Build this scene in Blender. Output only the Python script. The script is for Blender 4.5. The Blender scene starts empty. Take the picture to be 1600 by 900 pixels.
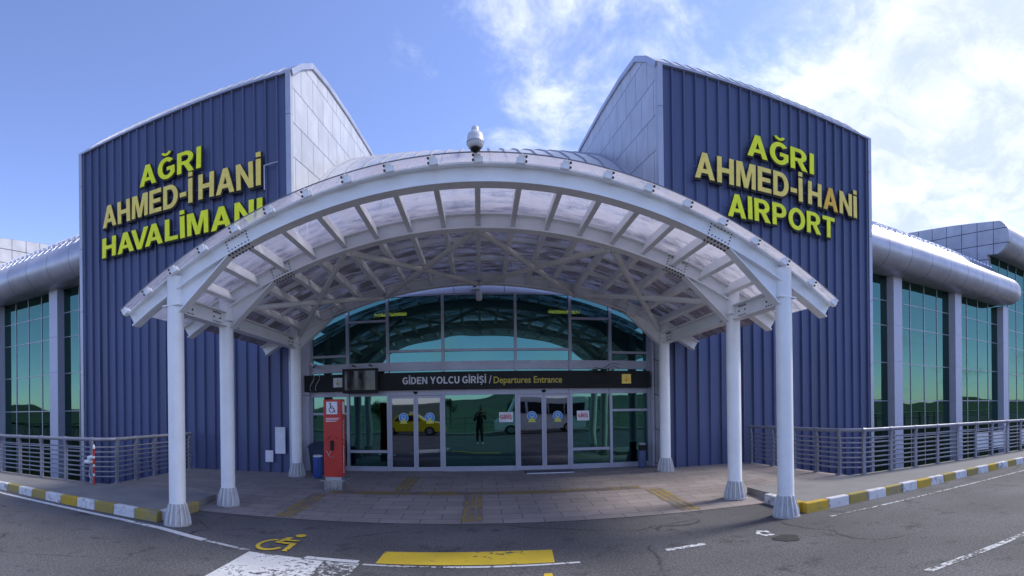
import bpy, bmesh, math, random
from mathutils import Vector, Matrix
random.seed(7)
SC = bpy.context.scene
COL = SC.collection
PI = math.pi

# ------------------------------------------------------------------ camera (cylindrical panorama, as the photograph is)
EYE = 1.67
cam = bpy.data.cameras.new('camera')
cam.type = 'PANO'
cam.panorama_type = 'CENTRAL_CYLINDRICAL'
cam.central_cylindrical_range_u_min = -1.0
cam.central_cylindrical_range_u_max = 1.0
cam.central_cylindrical_range_v_min = -0.325
cam.central_cylindrical_range_v_max = 0.80
cam.central_cylindrical_radius = 1.0
cam.clip_start = 0.02
cam.clip_end = 6000
camo = bpy.data.objects.new('camera', cam)
COL.objects.link(camo)
camo.matrix_world = (Matrix.Translation((0, 0, EYE)) @ Matrix.Rotation(-0.0612, 4, 'Z')
                     @ Matrix.Rotation(PI / 2, 4, 'X') @ Matrix.Rotation(-0.0138, 4, 'Z'))
SC.camera = camo

# ------------------------------------------------------------------ world, sun, exposure
SUN_AZ = math.radians(80)      # clockwise from +Y
SUN_EL = math.radians(44)
W = bpy.data.worlds.new('World')
SC.world = W
W.use_nodes = True
wn, wl = W.node_tree.nodes, W.node_tree.links
wn.clear()


def N(nodes, t, **kw):
    n = nodes.new(t)
    for k, v in kw.items():
        setattr(n, k, v)
    return n


def mathn(nodes, links, op, a, b=None, c=None, clamp=False):
    n = nodes.new('ShaderNodeMath')
    n.operation = op
    n.use_clamp = clamp
    for i, v in enumerate((a, b, c)):
        if v is None:
            continue
        if hasattr(v, 'is_linked'):
            links.new(v, n.inputs[i])
        else:
            n.inputs[i].default_value = v
    return n.outputs[0]


def maprange(nodes, links, v, a, b, c, d, smooth=True):
    n = nodes.new('ShaderNodeMapRange')
    n.interpolation_type = 'SMOOTHSTEP' if smooth else 'LINEAR'
    links.new(v, n.inputs[0])
    for i, x in zip((1, 2, 3, 4), (a, b, c, d)):
        n.inputs[i].default_value = x
    return n.outputs[0]


def mixc(nodes, links, fac, a, b, blend='MIX'):
    n = nodes.new('ShaderNodeMix')
    n.data_type = 'RGBA'
    n.blend_type = blend
    for s, v in ((n.inputs[0], fac), (n.inputs[6], a), (n.inputs[7], b)):
        if hasattr(v, 'is_linked'):
            links.new(v, s)
        elif isinstance(v, (int, float)):
            s.default_value = v
        else:
            s.default_value = (*v, 1.0) if len(v) == 3 else v
    return n.outputs[2]


SKY_STRENGTH = 0.12
sky = N(wn, 'ShaderNodeTexSky', sky_type='NISHITA')
sky.sun_disc = False
sky.sun_elevation = SUN_EL
sky.sun_rotation = SUN_AZ
sky.altitude = 1600
sky.air_density = 1.0
sky.dust_density = 1.1
sky.ozone_density = 1.6
tc = N(wn, 'ShaderNodeTexCoord')
sep = N(wn, 'ShaderNodeSeparateXYZ')
wl.new(tc.outputs['Generated'], sep.inputs[0])
dx, dy, dz = sep.outputs
az = mathn(wn, wl, 'ARCTAN2', dx, dy)
den = mathn(wn, wl, 'ADD', mathn(wn, wl, 'MAXIMUM', dz, 0.0), 0.22)
comb = N(wn, 'ShaderNodeCombineXYZ')
wl.new(mathn(wn, wl, 'DIVIDE', dx, den), comb.inputs[0])
wl.new(mathn(wn, wl, 'DIVIDE', dy, den), comb.inputs[1])
n1 = N(wn, 'ShaderNodeTexNoise')
n1.inputs['Scale'].default_value = 1.9
n1.inputs['Detail'].default_value = 9
n1.inputs['Roughness'].default_value = 0.6
n1.inputs['Distortion'].default_value = 0.35
wl.new(comb.outputs[0], n1.inputs['Vector'])
n2 = N(wn, 'ShaderNodeTexNoise')
n2.inputs['Scale'].default_value = 5.0
n2.inputs['Distortion'].default_value = 0.5
n2.inputs['Detail'].default_value = 8
n2.inputs['Roughness'].default_value = 0.65
wl.new(comb.outputs[0], n2.inputs['Vector'])
# more cloud towards the right of the view (positive azimuth), clear at the left
cov = mathn(wn, wl, 'ADD', maprange(wn, wl, az, -0.30, 0.18, -0.14, 0.165), maprange(wn, wl, az, 0.38, 0.85, 0.0, 0.26))
rim = maprange(wn, wl, dz, 0.30, 0.55, -0.05, 0.04)
patch = mathn(wn, wl, 'MULTIPLY', mathn(wn, wl, 'SUBTRACT', az, 0.17), 7.0)
patch = mathn(wn, wl, 'POWER', 2.718, mathn(wn, wl, 'MULTIPLY', mathn(wn, wl, 'MULTIPLY', patch, patch), -1.0))
rim = mathn(wn, wl, 'ADD', rim, mathn(wn, wl, 'MULTIPLY', patch, 0.07))
cov = mathn(wn, wl, 'ADD', cov, rim)
front_sky = maprange(wn, wl, dy, -0.7, 0.1, 0.0, 1.0)   # azimuth wraps round behind the viewer: no jump there
cov = mathn(wn, wl, 'MULTIPLY', cov, front_sky)
base = mathn(wn, wl, 'ADD', n1.outputs[0], cov)
base = mathn(wn, wl, 'ADD', base, mathn(wn, wl, 'MULTIPLY', mathn(wn, wl, 'SUBTRACT', n2.outputs[0], 0.5), 0.60))
cloud = maprange(wn, wl, base, 0.58, 0.88, 0.0, 0.96)
shade = mixc(wn, wl, maprange(wn, wl, n2.outputs[0], 0.35, 0.65, 0.0, 1.0), (3.0, 3.45, 4.7), (4.4, 4.75, 5.1))
blue = mixc(wn, wl, 1.0, sky.outputs[0], (1.17, 1.08, 1.30), 'MULTIPLY')
skyc = mixc(wn, wl, cloud, blue, shade)
bg = N(wn, 'ShaderNodeBackground')
bg.inputs[1].default_value = SKY_STRENGTH
wl.new(skyc, bg.inputs[0])
wo = N(wn, 'ShaderNodeOutputWorld')
wl.new(bg.outputs[0], wo.inputs[0])

sun = bpy.data.lights.new('sun', 'SUN')
sun.energy = 1.8
sun.angle = math.radians(15)
sun.color = (1.0, 0.95, 0.88)
suno = bpy.data.objects.new('sun', sun)
COL.objects.link(suno)
sd = Vector((math.sin(SUN_AZ) * math.cos(SUN_EL), math.cos(SUN_AZ) * math.cos(SUN_EL), math.sin(SUN_EL)))
suno.rotation_euler = sd.to_track_quat('Z', 'Y').to_euler()

SC.view_settings.view_transform = 'Standard'
SC.view_settings.look = 'None'
SC.view_settings.gamma = 1
SC.view_settings.exposure = 1.03
SC.cycles.max_bounces = 8
SC.cycles.transparent_max_bounces = 12
SC.cycles.use_denoising = True


# ------------------------------------------------------------------ materials
def new_mat(name):
    m = bpy.data.materials.new(name)
    m.use_nodes = True
    n, l = m.node_tree.nodes, m.node_tree.links
    n.clear()
    out = n.new('ShaderNodeOutputMaterial')
    return m, n, l, out


def pos_node(n):
    return n.new('ShaderNodeNewGeometry').outputs['Position']


def pm(name, col, rough=0.5, metal=0.0, var=0.12, scale=2.5, bump=0.0, bscale=60.0, spec=0.5, stain=0.0, stain_col=(0.1, 0.08, 0.07), stretch=None):
    """Principled surface with noise variation, optional stains and bump."""
    m, n, l, out = new_mat(name)
    p = n.new('ShaderNodeBsdfPrincipled')
    l.new(p.outputs[0], out.inputs[0])
    vec = pos_node(n)
    if stretch:
        mp = n.new('ShaderNodeMapping')
        mp.inputs['Scale'].default_value = stretch
        l.new(vec, mp.inputs['Vector'])
        vec = mp.outputs[0]
    t = n.new('ShaderNodeTexNoise')
    t.inputs['Scale'].default_value = scale
    t.inputs['Detail'].default_value = 7
    t.inputs['Roughness'].default_value = 0.62
    l.new(vec, t.inputs['Vector'])
    f = maprange(n, l, t.outputs[0], 0.3, 0.7, 0, 1)
    c = mixc(n, l, f, tuple(x * (1 - var) for x in col), tuple(min(1, x * (1 + var)) for x in col))
    if stain > 0:
        t2 = n.new('ShaderNodeTexNoise')
        t2.inputs['Scale'].default_value = scale * 2.7
        t2.inputs['Detail'].default_value = 9
        t2.inputs['Roughness'].default_value = 0.7
        l.new(vec, t2.inputs['Vector'])
        sf = maprange(n, l, t2.outputs[0], 0.55, 0.75, 0, stain)
        c = mixc(n, l, sf, c, stain_col)
    l.new(c, p.inputs['Base Color'])
    rr = maprange(n, l, t.outputs[0], 0.3, 0.7, max(0.02, rough - 0.08), min(1, rough + 0.08))
    l.new(rr, p.inputs['Roughness'])
    p.inputs['Metallic'].default_value = metal
    p.inputs['Specular IOR Level'].default_value = spec
    if bump:
        tb = n.new('ShaderNodeTexNoise')
        tb.inputs['Scale'].default_value = bscale
        tb.inputs['Detail'].default_value = 4
        l.new(pos_node(n), tb.inputs['Vector'])
        b = n.new('ShaderNodeBump')
        b.inputs['Strength'].default_value = bump
        b.inputs['Distance'].default_value = 0.02
        l.new(tb.outputs[0], b.inputs['Height'])
        l.new(b.outputs[0], p.inputs['Normal'])
    return m


def worn_paint(name, paint, under, lo, hi, scale=9.0, rough=0.75):
    """Paint that has flaked off in patches down to what lies below."""
    m, n, l, out = new_mat(name)
    p = n.new('ShaderNodeBsdfPrincipled')
    l.new(p.outputs[0], out.inputs[0])
    v = pos_node(n)
    t = n.new('ShaderNodeTexNoise')
    t.inputs['Scale'].default_value = scale
    t.inputs['Detail'].default_value = 10
    t.inputs['Roughness'].default_value = 0.75
    l.new(v, t.inputs['Vector'])
    t2 = n.new('ShaderNodeTexNoise')
    t2.inputs['Scale'].default_value = 1.3
    t2.inputs['Detail'].default_value = 5
    l.new(v, t2.inputs['Vector'])
    h = mathn(n, l, 'ADD', t.outputs[0], mathn(n, l, 'MULTIPLY', mathn(n, l, 'SUBTRACT', t2.outputs[0], 0.5), 0.5))
    f = maprange(n, l, h, lo, hi, 0, 1)
    pc = mixc(n, l, maprange(n, l, t2.outputs[0], 0.35, 0.65, 0, 1), tuple(x * 0.82 for x in paint), paint)
    l.new(mixc(n, l, f, pc, under), p.inputs['Base Color'])
    p.inputs['Roughness'].default_value = rough
    b = n.new('ShaderNodeBump')
    b.inputs['Strength'].default_value = 0.25
    b.inputs['Distance'].default_value = 0.01
    t3 = n.new('ShaderNodeTexNoise')
    t3.inputs['Scale'].default_value = 120
    l.new(v, t3.inputs['Vector'])
    l.new(t3.outputs[0], b.inputs['Height'])
    l.new(b.outputs[0], p.inputs['Normal'])
    return m


def tile_mat(name, col, joint, axes, tw, th, rough, metal=0.0, slope=0.0, offset=0.0, jw=0.02, var=0.06, stain=0.0, bump=0.0):
    """Panels or pavers with joints: brick texture over two world axes."""
    m, n, l, out = new_mat(name)
    p = n.new('ShaderNodeBsdfPrincipled')
    l.new(p.outputs[0], out.inputs[0])
    s = n.new('ShaderNodeSeparateXYZ')
    v = pos_node(n)
    l.new(v, s.inputs[0])
    a = s.outputs['XYZ'.index(axes[0])]
    b = s.outputs['XYZ'.index(axes[1])]
    if slope:
        b = mathn(n, l, 'SUBTRACT', b, mathn(n, l, 'MULTIPLY', a, slope))
    c = n.new('ShaderNodeCombineXYZ')
    l.new(a, c.inputs[0])
    l.new(b, c.inputs[1])
    t = n.new('ShaderNodeTexBrick')
    t.offset = offset
    t.squash = 1.0
    l.new(c.outputs[0], t.inputs['Vector'])
    t.inputs['Scale'].default_value = 1.0
    t.inputs['Brick Width'].default_value = tw
    t.inputs['Row Height'].default_value = th
    t.inputs['Mortar Size'].default_value = jw
    t.inputs['Mortar Smooth'].default_value = 0.3
    t.inputs['Bias'].default_value = 0.0
    t.inputs['Color1'].default_value = (*[x * (1 - var) for x in col], 1)
    t.inputs['Color2'].default_value = (*[min(1, x * (1 + var)) for x in col], 1)
    t.inputs['Mortar'].default_value = (*joint, 1)
    ns = n.new('ShaderNodeTexNoise')
    ns.inputs['Scale'].default_value = 1.1
    ns.inputs['Detail'].default_value = 9
    ns.inputs['Roughness'].default_value = 0.65
    l.new(v, ns.inputs['Vector'])
    cc = mixc(n, l, maprange(n, l, ns.outputs[0], 0.3, 0.7, 0, 1), (0.86, 0.86, 0.86), (1.1, 1.1, 1.1))
    colr = mixc(n, l, 1.0, t.outputs[0], cc, 'MULTIPLY')
    if stain:
        n2_ = n.new('ShaderNodeTexNoise')
        n2_.inputs['Scale'].default_value = 0.7
        n2_.inputs['Detail'].default_value = 10
        n2_.inputs['Roughness'].default_value = 0.72
        l.new(v, n2_.inputs['Vector'])
        colr = mixc(n, l, maprange(n, l, n2_.outputs[0], 0.5, 0.72, 0, stain), colr, tuple(x * 0.5 for x in col))
    l.new(colr, p.inputs['Base Color'])
    p.inputs['Roughness'].default_value = rough
    p.inputs['Metallic'].default_value = metal
    if bump:
        bp = n.new('ShaderNodeBump')
        bp.inputs['Strength'].default_value = bump
        bp.inputs['Distance'].default_value = 0.02
        inv = mathn(n, l, 'SUBTRACT', 1.0, t.outputs[1])
        g = n.new('ShaderNodeTexNoise')
        g.inputs['Scale'].default_value = 90
        l.new(v, g.inputs['Vector'])
        l.new(mathn(n, l, 'ADD', inv, mathn(n, l, 'MULTIPLY', g.outputs[0], 0.3)), bp.inputs['Height'])
        l.new(bp.outputs[0], p.inputs['Normal'])
    return m


def glass_mat(name, tint, through, refl, wob=0.02, wscale=0.5):
    """Solar-coated glazing: tinted mirror reflection over darkened transmission."""
    m, n, l, out = new_mat(name)
    g = n.new('ShaderNodeBsdfGlossy')
    g.inputs['Color'].default_value = (*tint, 1)
    g.inputs['Roughness'].default_value = 0.015
    t = n.new('ShaderNodeBsdfTransparent')
    t.inputs['Color'].default_value = (*through, 1)
    mx = n.new('ShaderNodeMixShader')
    fr = n.new('ShaderNodeLayerWeight')
    fr.inputs['Blend'].default_value = 0.35
    l.new(maprange(n, l, fr.outputs['Fresnel'], 0.0, 1.0, refl, 1.0, False), mx.inputs[0])
    l.new(t.outputs[0], mx.inputs[1])
    l.new(g.outputs[0], mx.inputs[2])
    l.new(mx.outputs[0], out.inputs[0])
    tb = n.new('ShaderNodeTexNoise')
    tb.inputs['Scale'].default_value = wscale
    tb.inputs['Detail'].default_value = 1
    l.new(pos_node(n), tb.inputs['Vector'])
    b = n.new('ShaderNodeBump')
    b.inputs['Strength'].default_value = 1.0
    b.inputs['Distance'].default_value = wob
    l.new(tb.outputs[0], b.inputs['Height'])
    l.new(b.outputs[0], g.inputs['Normal'])
    return m


def asphalt_mat():
    m, n, l, out = new_mat('asphalt')
    p = n.new('ShaderNodeBsdfPrincipled')
    l.new(p.outputs[0], out.inputs[0])
    v = pos_node(n)

    def noise(s, d, r=0.6):
        t = n.new('ShaderNodeTexNoise')
        t.inputs['Scale'].default_value = s
        t.inputs['Detail'].default_value = d
        t.inputs['Roughness'].default_value = r
        l.new(v, t.inputs['Vector'])
        return t.outputs[0]
    big, mid, fine = noise(0.55, 8, 0.65), noise(2.2, 10, 0.75), noise(34, 6, 0.75)
    c = mixc(n, l, maprange(n, l, big, 0.35, 0.65, 0, 1), (0.074, 0.070, 0.074), (0.112, 0.106, 0.111))
    c = mixc(n, l, maprange(n, l, mid, 0.50, 0.68, 0, 0.85), c, (0.030, 0.029, 0.032))
    c = mixc(n, l, maprange(n, l, noise(9.0, 8, 0.75), 0.56, 0.72, 0, 0.6), c, (0.13, 0.125, 0.13))
    # darker strip along the front of the entrance
    s = n.new('ShaderNodeSeparateXYZ')
    l.new(v, s.inputs[0])
    yy = mathn(n, l, 'ADD', s.outputs[1], mathn(n, l, 'MULTIPLY', mathn(n, l, 'SUBTRACT', mid, 0.5), 1.2))
    strip = mathn(n, l, 'MULTIPLY', maprange(n, l, yy, 5.2, 5.6, 0, 1), maprange(n, l, yy, 6.9, 7.6, 1, 0.6))
    ax = mathn(n, l, 'ABSOLUTE', s.outputs[0])
    strip = mathn(n, l, 'MULTIPLY', strip, maprange(n, l, ax, 4.2, 5.2, 1, 0))
    c = mixc(n, l, mathn(n, l, 'MULTIPLY', strip, 0.10), c, (0.042, 0.041, 0.045))
    c = mixc(n, l, maprange(n, l, fine, 0.35, 0.68, 0, 1), mixc(n, l, 1.0, c, (0.55, 0.55, 0.55), 'MULTIPLY'), mixc(n, l, 1.0, c, (1.6, 1.6, 1.6), 'MULTIPLY'))
    dist = n.new('ShaderNodeTexNoise')
    dist.inputs['Scale'].default_value = 1.6
    dist.inputs['Detail'].default_value = 6
    l.new(v, dist.inputs['Vector'])
    addv = n.new('ShaderNodeMix')
    addv.data_type = 'VECTOR'
    addv.inputs[0].default_value = 0.30
    l.new(v, addv.inputs[4])
    l.new(dist.outputs['Color'], addv.inputs[5])
    vo = n.new('ShaderNodeTexVoronoi')
    vo.feature = 'DISTANCE_TO_EDGE'
    vo.inputs['Scale'].default_value = 0.55
    l.new(addv.outputs[1], vo.inputs['Vector'])
    crack = mathn(n, l, 'MULTIPLY', maprange(n, l, vo.outputs['Distance'], 0.003, 0.011, 1, 0), maprange(n, l, noise(0.8, 4), 0.46, 0.58, 0, 0.8))
    c = mixc(n, l, crack, c, (0.018, 0.017, 0.018))
    c = mixc(n, l, maprange(n, l, noise(1.1, 9, 0.7), 0.60, 0.70, 0, 0.7), c, (0.028, 0.026, 0.028))
    l.new(c, p.inputs['Base Color'])
    p.inputs['Roughness'].default_value = 0.85
    b = n.new('ShaderNodeBump')
    b.inputs['Strength'].default_value = 0.5
    b.inputs['Distance'].default_value = 0.01
    l.new(fine, b.inputs['Height'])
    l.new(b.outputs[0], p.inputs['Normal'])
    return m


def sheet_mat():
    """Dirty ribbed polycarbonate roofing."""
    m, n, l, out = new_mat('polycarbonate')
    v = pos_node(n)
    mp = n.new('ShaderNodeMapping')
    mp.inputs['Scale'].default_value = (0.55, 1.5, 0.55)
    l.new(v, mp.inputs['Vector'])
    t = n.new('ShaderNodeTexNoise')
    t.inputs['Scale'].default_value = 3.4
    t.inputs['Detail'].default_value = 9
    t.inputs['Roughness'].default_value = 0.68
    l.new(mp.outputs[0], t.inputs['Vector'])
    w = n.new('ShaderNodeTexWave')
    w.bands_direction = 'X'
    w.inputs['Scale'].default_value = 9.0
    w.inputs['Distortion'].default_value = 0.0
    l.new(v, w.inputs['Vector'])
    sp = n.new('ShaderNodeSeparateXYZ')
    l.new(v, sp.inputs[0])
    rear_mix = maprange(n, l, mathn(n, l, 'ADD', sp.outputs[1], mathn(n, l, 'MULTIPLY', t.outputs[0], 3.0)), 8.9, 10.2, 0, 1)  # sheets turn browner and less clear towards the building
    front_col = mixc(n, l, maprange(n, l, t.outputs[0], 0.35, 0.65, 0, 1), (0.66, 0.63, 0.66), (0.88, 0.88, 0.90))
    rear_col = mixc(n, l, maprange(n, l, t.outputs[0], 0.35, 0.65, 0, 1), (0.17, 0.14, 0.135), (0.40, 0.365, 0.375))
    col = mixc(n, l, rear_mix, front_col, rear_col)
    tl = n.new('ShaderNodeBsdfTranslucent')
    l.new(col, tl.inputs[0])
    tr = n.new('ShaderNodeBsdfTransparent')
    tr.inputs[0].default_value = (0.80, 0.79, 0.84, 1)
    gl = n.new('ShaderNodeBsdfPrincipled')
    l.new(col, gl.inputs['Base Color'])
    gl.inputs['Roughness'].default_value = 0.25
    b = n.new('ShaderNodeBump')
    b.inputs['Strength'].default_value = 0.3
    b.inputs['Distance'].default_value = 0.004
    l.new(w.outputs[1], b.inputs['Height'])
    l.new(b.outputs[0], gl.inputs['Normal'])
    m1 = n.new('ShaderNodeMixShader')
    l.new(maprange(n, l, rear_mix, 0, 1, 0.26, 0.86, False), m1.inputs[0])
    l.new(tl.outputs[0], m1.inputs[1])
    l.new(gl.outputs[0], m1.inputs[2])
    m2 = n.new('ShaderNodeMixShader')
    l.new(mathn(n, l, 'SUBTRACT', maprange(n, l, mathn(n, l, 'ADD', t.outputs[0], mathn(n, l, 'MULTIPLY', w.outputs[1], 0.03)), 0.38, 0.66, 0.40, 0.82), mathn(n, l, 'MULTIPLY', rear_mix, 0.25)), m2.inputs[0])
    l.new(m1.outputs[0], m2.inputs[1])
    l.new(tr.outputs[0], m2.inputs[2])
    l.new(m2.outputs[0], out.inputs[0])
    return m


def emit_mat(name, col, s):
    m, n, l, out = new_mat(name)
    e = n.new('ShaderNodeEmission')
    e.inputs[0].default_value = (*col, 1)
    e.inputs[1].default_value = s
    l.new(e.outputs[0], out.inputs[0])
    return m


M = {}
M['asphalt'] = asphalt_mat()
M['blue'] = pm('blue_cladding', (0.076, 0.093, 0.190), 0.45, 0.0, 0.20, 1.6, stretch=(1.6, 1, 0.07), stain=0.22, stain_col=(0.16, 0.16, 0.24))
M['trim'] = pm('grey_trim', (0.42, 0.43, 0.50), 0.4, 0.3, 0.05)
M['whitepanel'] = tile_mat('white_panel', (0.50, 0.51, 0.55), (0.13, 0.13, 0.16), 'YZ', 1.0, 0.9, 0.35, 0.1, slope=0.16, offset=0.5, jw=0.018)
M['blockpanel'] = tile_mat('block_panel', (0.42, 0.43, 0.48), (0.08, 0.08, 0.10), 'YZ', 1.15, 0.85, 0.4, 0.1, slope=0.05, jw=0.03)
M['silver'] = pm('silver_roof', (0.50, 0.51, 0.57), 0.34, 0.75, 0.06, 1.2)
M['bullnose'] = tile_mat('bullnose_panel', (0.47, 0.47, 0.53), (0.13, 0.13, 0.15), 'XY', 1.35, 60.0, 0.42, 0.45, jw=0.014)
M['alu'] = pm('aluminium', (0.36, 0.36, 0.43), 0.4, 0.35, 0.05)
M['mullion'] = pm('wing_mullion', (0.34, 0.36, 0.40), 0.4, 0.4, 0.05)
M['pillar'] = pm('wing_pillar', (0.50, 0.50, 0.60), 0.45, 0.1, 0.05)
M['white'] = pm('white_steel', (0.80, 0.80, 0.80), 0.42, 0.0, 0.06, 1.8, stain=0.10, stain_col=(0.36, 0.32, 0.26))
M['brace'] = pm('brace_steel', (0.66, 0.65, 0.64), 0.45, 0.0, 0.06, 1.8)
M['fin'] = pm('column_fin', (0.60, 0.60, 0.61), 0.5, 0.0, 0.10, 6, stain=0.5, stain_col=(0.2, 0.18, 0.15))
M['base'] = pm('column_base', (0.40, 0.395, 0.39), 0.6, 0.0, 0.2, 6, stain=0.85, stain_col=(0.06, 0.05, 0.045), stretch=(1, 1, 0.4))
M['bolt'] = pm('bolt', (0.05, 0.045, 0.04), 0.6, 0.3)
M['sheet'] = sheet_mat()
M['edge'] = pm('sheet_edge', (0.16, 0.16, 0.19), 0.5)
M['hallroof'] = pm('hall_roof', (0.55, 0.56, 0.62), 0.45, 0.5, 0.05, 1.2)
M['seam'] = pm('roof_seam', (0.36, 0.37, 0.42), 0.5, 0.4, 0.05)
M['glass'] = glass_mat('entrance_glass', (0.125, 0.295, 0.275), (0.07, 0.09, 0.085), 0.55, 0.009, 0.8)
M['doorglass'] = glass_mat('door_glass', (0.30, 0.34, 0.40), (0.12, 0.12, 0.15), 0.40, 0.004, 0.8)
M['wingglass'] = glass_mat('wing_glass', (0.095, 0.195, 0.165), (0.02, 0.03, 0.03), 0.70, 0.012, 0.5)
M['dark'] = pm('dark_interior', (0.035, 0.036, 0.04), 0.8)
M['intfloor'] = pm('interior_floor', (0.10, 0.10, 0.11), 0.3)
M['black'] = pm('black_board', (0.010, 0.010, 0.011), 0.5, 0.0, 0.1, spec=0.25)
M['blackback'] = pm('letter_backing', (0.008, 0.008, 0.008), 0.55)
M['limeletter'] = pm('lime_letter', (0.93, 0.95, 0.004), 0.45, 0.0, 0.10, 5)
M['goldletter'] = pm('gold_letter', (0.95, 0.70, 0.14), 0.45, 0.0, 0.08, 5)
M['amberletter'] = pm('amber_letter', (0.90, 0.48, 0.03), 0.45, 0.0, 0.08, 5)
M['whitetext'] = pm('white_text', (0.62, 0.62, 0.66), 0.5)
M['yellowtext'] = pm('yellow_text', (0.55, 0.45, 0.06), 0.5)
M['redtext'] = pm('red_text', (0.5, 0.02, 0.03), 0.5)
M['paper'] = pm('paper', (0.70, 0.70, 0.74), 0.7)
M['red'] = pm('red_paint', (0.46, 0.022, 0.014), 0.35, 0.0, 0.08, 4)
M['steel'] = pm('stainless', (0.40, 0.40, 0.42), 0.3, 0.8)
M['rail'] = pm('rail_steel', (0.215, 0.22, 0.26), 0.45, 0.2, 0.10, 6)
M['bluebin'] = pm('blue_bin', (0.02, 0.06, 0.26), 0.4)
M['darkbin'] = pm('dark_bin', (0.02, 0.035, 0.075), 0.5)
M['emblemlight'] = pm('emblem_ring', (0.35, 0.50, 0.62), 0.5)
M['emblemblue'] = pm('emblem_blue', (0.05, 0.22, 0.62), 0.5)
M['emblemyellow'] = pm('emblem_yellow', (0.62, 0.58, 0.08), 0.5)
M['paver'] = tile_mat('plaza_paver', (0.27, 0.23, 0.216), (0.10, 0.085, 0.08), 'XY', 0.62, 0.31, 0.75, 0.0, offset=0.5, jw=0.008, var=0.09, stain=0.35, bump=0.3)
M['concrete'] = pm('pavement_concrete', (0.20, 0.19, 0.186), 0.85, 0.0, 0.13, 1.6, bump=0.3, bscale=90, stain=0.25, stain_col=(0.2, 0.19, 0.18))
M['kerbwhite'] = worn_paint('kerb_white', (0.66, 0.65, 0.66), (0.26, 0.25, 0.24), 0.50, 0.66, 7)
M['kerbyellow'] = worn_paint('kerb_yellow', (0.52, 0.33, 0.022), (0.26, 0.21, 0.10), 0.50, 0.70, 7)
M['kerbmustard'] = worn_paint('kerb_mustard', (0.36, 0.27, 0.06), (0.22, 0.20, 0.15), 0.48, 0.68, 7)
M['roadwhite'] = worn_paint('road_white', (0.66, 0.66, 0.66), (0.09, 0.088, 0.092), 0.55, 0.60, 14)
M['roadwornwhite'] = worn_paint('road_worn_white', (0.60, 0.60, 0.60), (0.08, 0.078, 0.082), 0.46, 0.53, 14)
M['roadyellow'] = worn_paint('road_yellow', (0.66, 0.46, 0.03), (0.10, 0.085, 0.06), 0.60, 0.64, 8)
M['tactile'] = worn_paint('tactile_yellow', (0.34, 0.235, 0.055), (0.17, 0.14, 0.13), 0.42, 0.60, 5)
M['tar'] = pm('tar', (0.018, 0.018, 0.019), 0.7, bump=0.4, bscale=60)
M['ground'] = pm('earth', (0.12, 0.10, 0.07), 0.95, 0, 0.3, 0.3)
M['grass'] = pm('verge_grass', (0.055, 0.085, 0.028), 0.95, 0, 0.35, 0.8, bump=0.6, bscale=12)
M['hill'] = pm('hill_grass', (0.06, 0.078, 0.04), 0.95, 0, 0.3, 0.01)
M['taxi'] = pm('taxi_yellow', (0.68, 0.60, 0.02), 0.25, 0, 0.04)
M['vanwhite'] = pm('van_white', (0.68, 0.70, 0.72), 0.3, 0, 0.04)
M['carglass'] = pm('car_glass', (0.02, 0.025, 0.03), 0.08)
M['tyre'] = pm('tyre', (0.02, 0.02, 0.02), 0.8)
M['rim'] = pm('rim', (0.4, 0.4, 0.42), 0.35, 0.7)
M['lamp'] = pm('car_lamp', (0.75, 0.75, 0.72), 0.15)
M['redlamp'] = pm('tail_lamp', (0.5, 0.02, 0.02), 0.2)
M['skin'] = pm('skin', (0.42, 0.25, 0.18), 0.55)
M['jacket'] = pm('dark_clothes', (0.02, 0.02, 0.025), 0.8)
M['hair'] = pm('hair', (0.015, 0.012, 0.01), 0.7)
M['shoe'] = pm('shoe', (0.55, 0.55, 0.55), 0.6)
M['tube'] = emit_mat('lit_tube', (1.0, 0.86, 0.16), 45.0)
M['camwhite'] = pm('camera_white', (0.62, 0.62, 0.64), 0.35)
M['domeglass'] = pm('dome_glass', (0.01, 0.008, 0.012), 0.06)
M['bark'] = pm('bark', (0.08, 0.06, 0.045), 0.9)
M['leaf'] = pm('leaves', (0.045, 0.075, 0.03), 0.8, 0, 0.4, 1.5)


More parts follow.
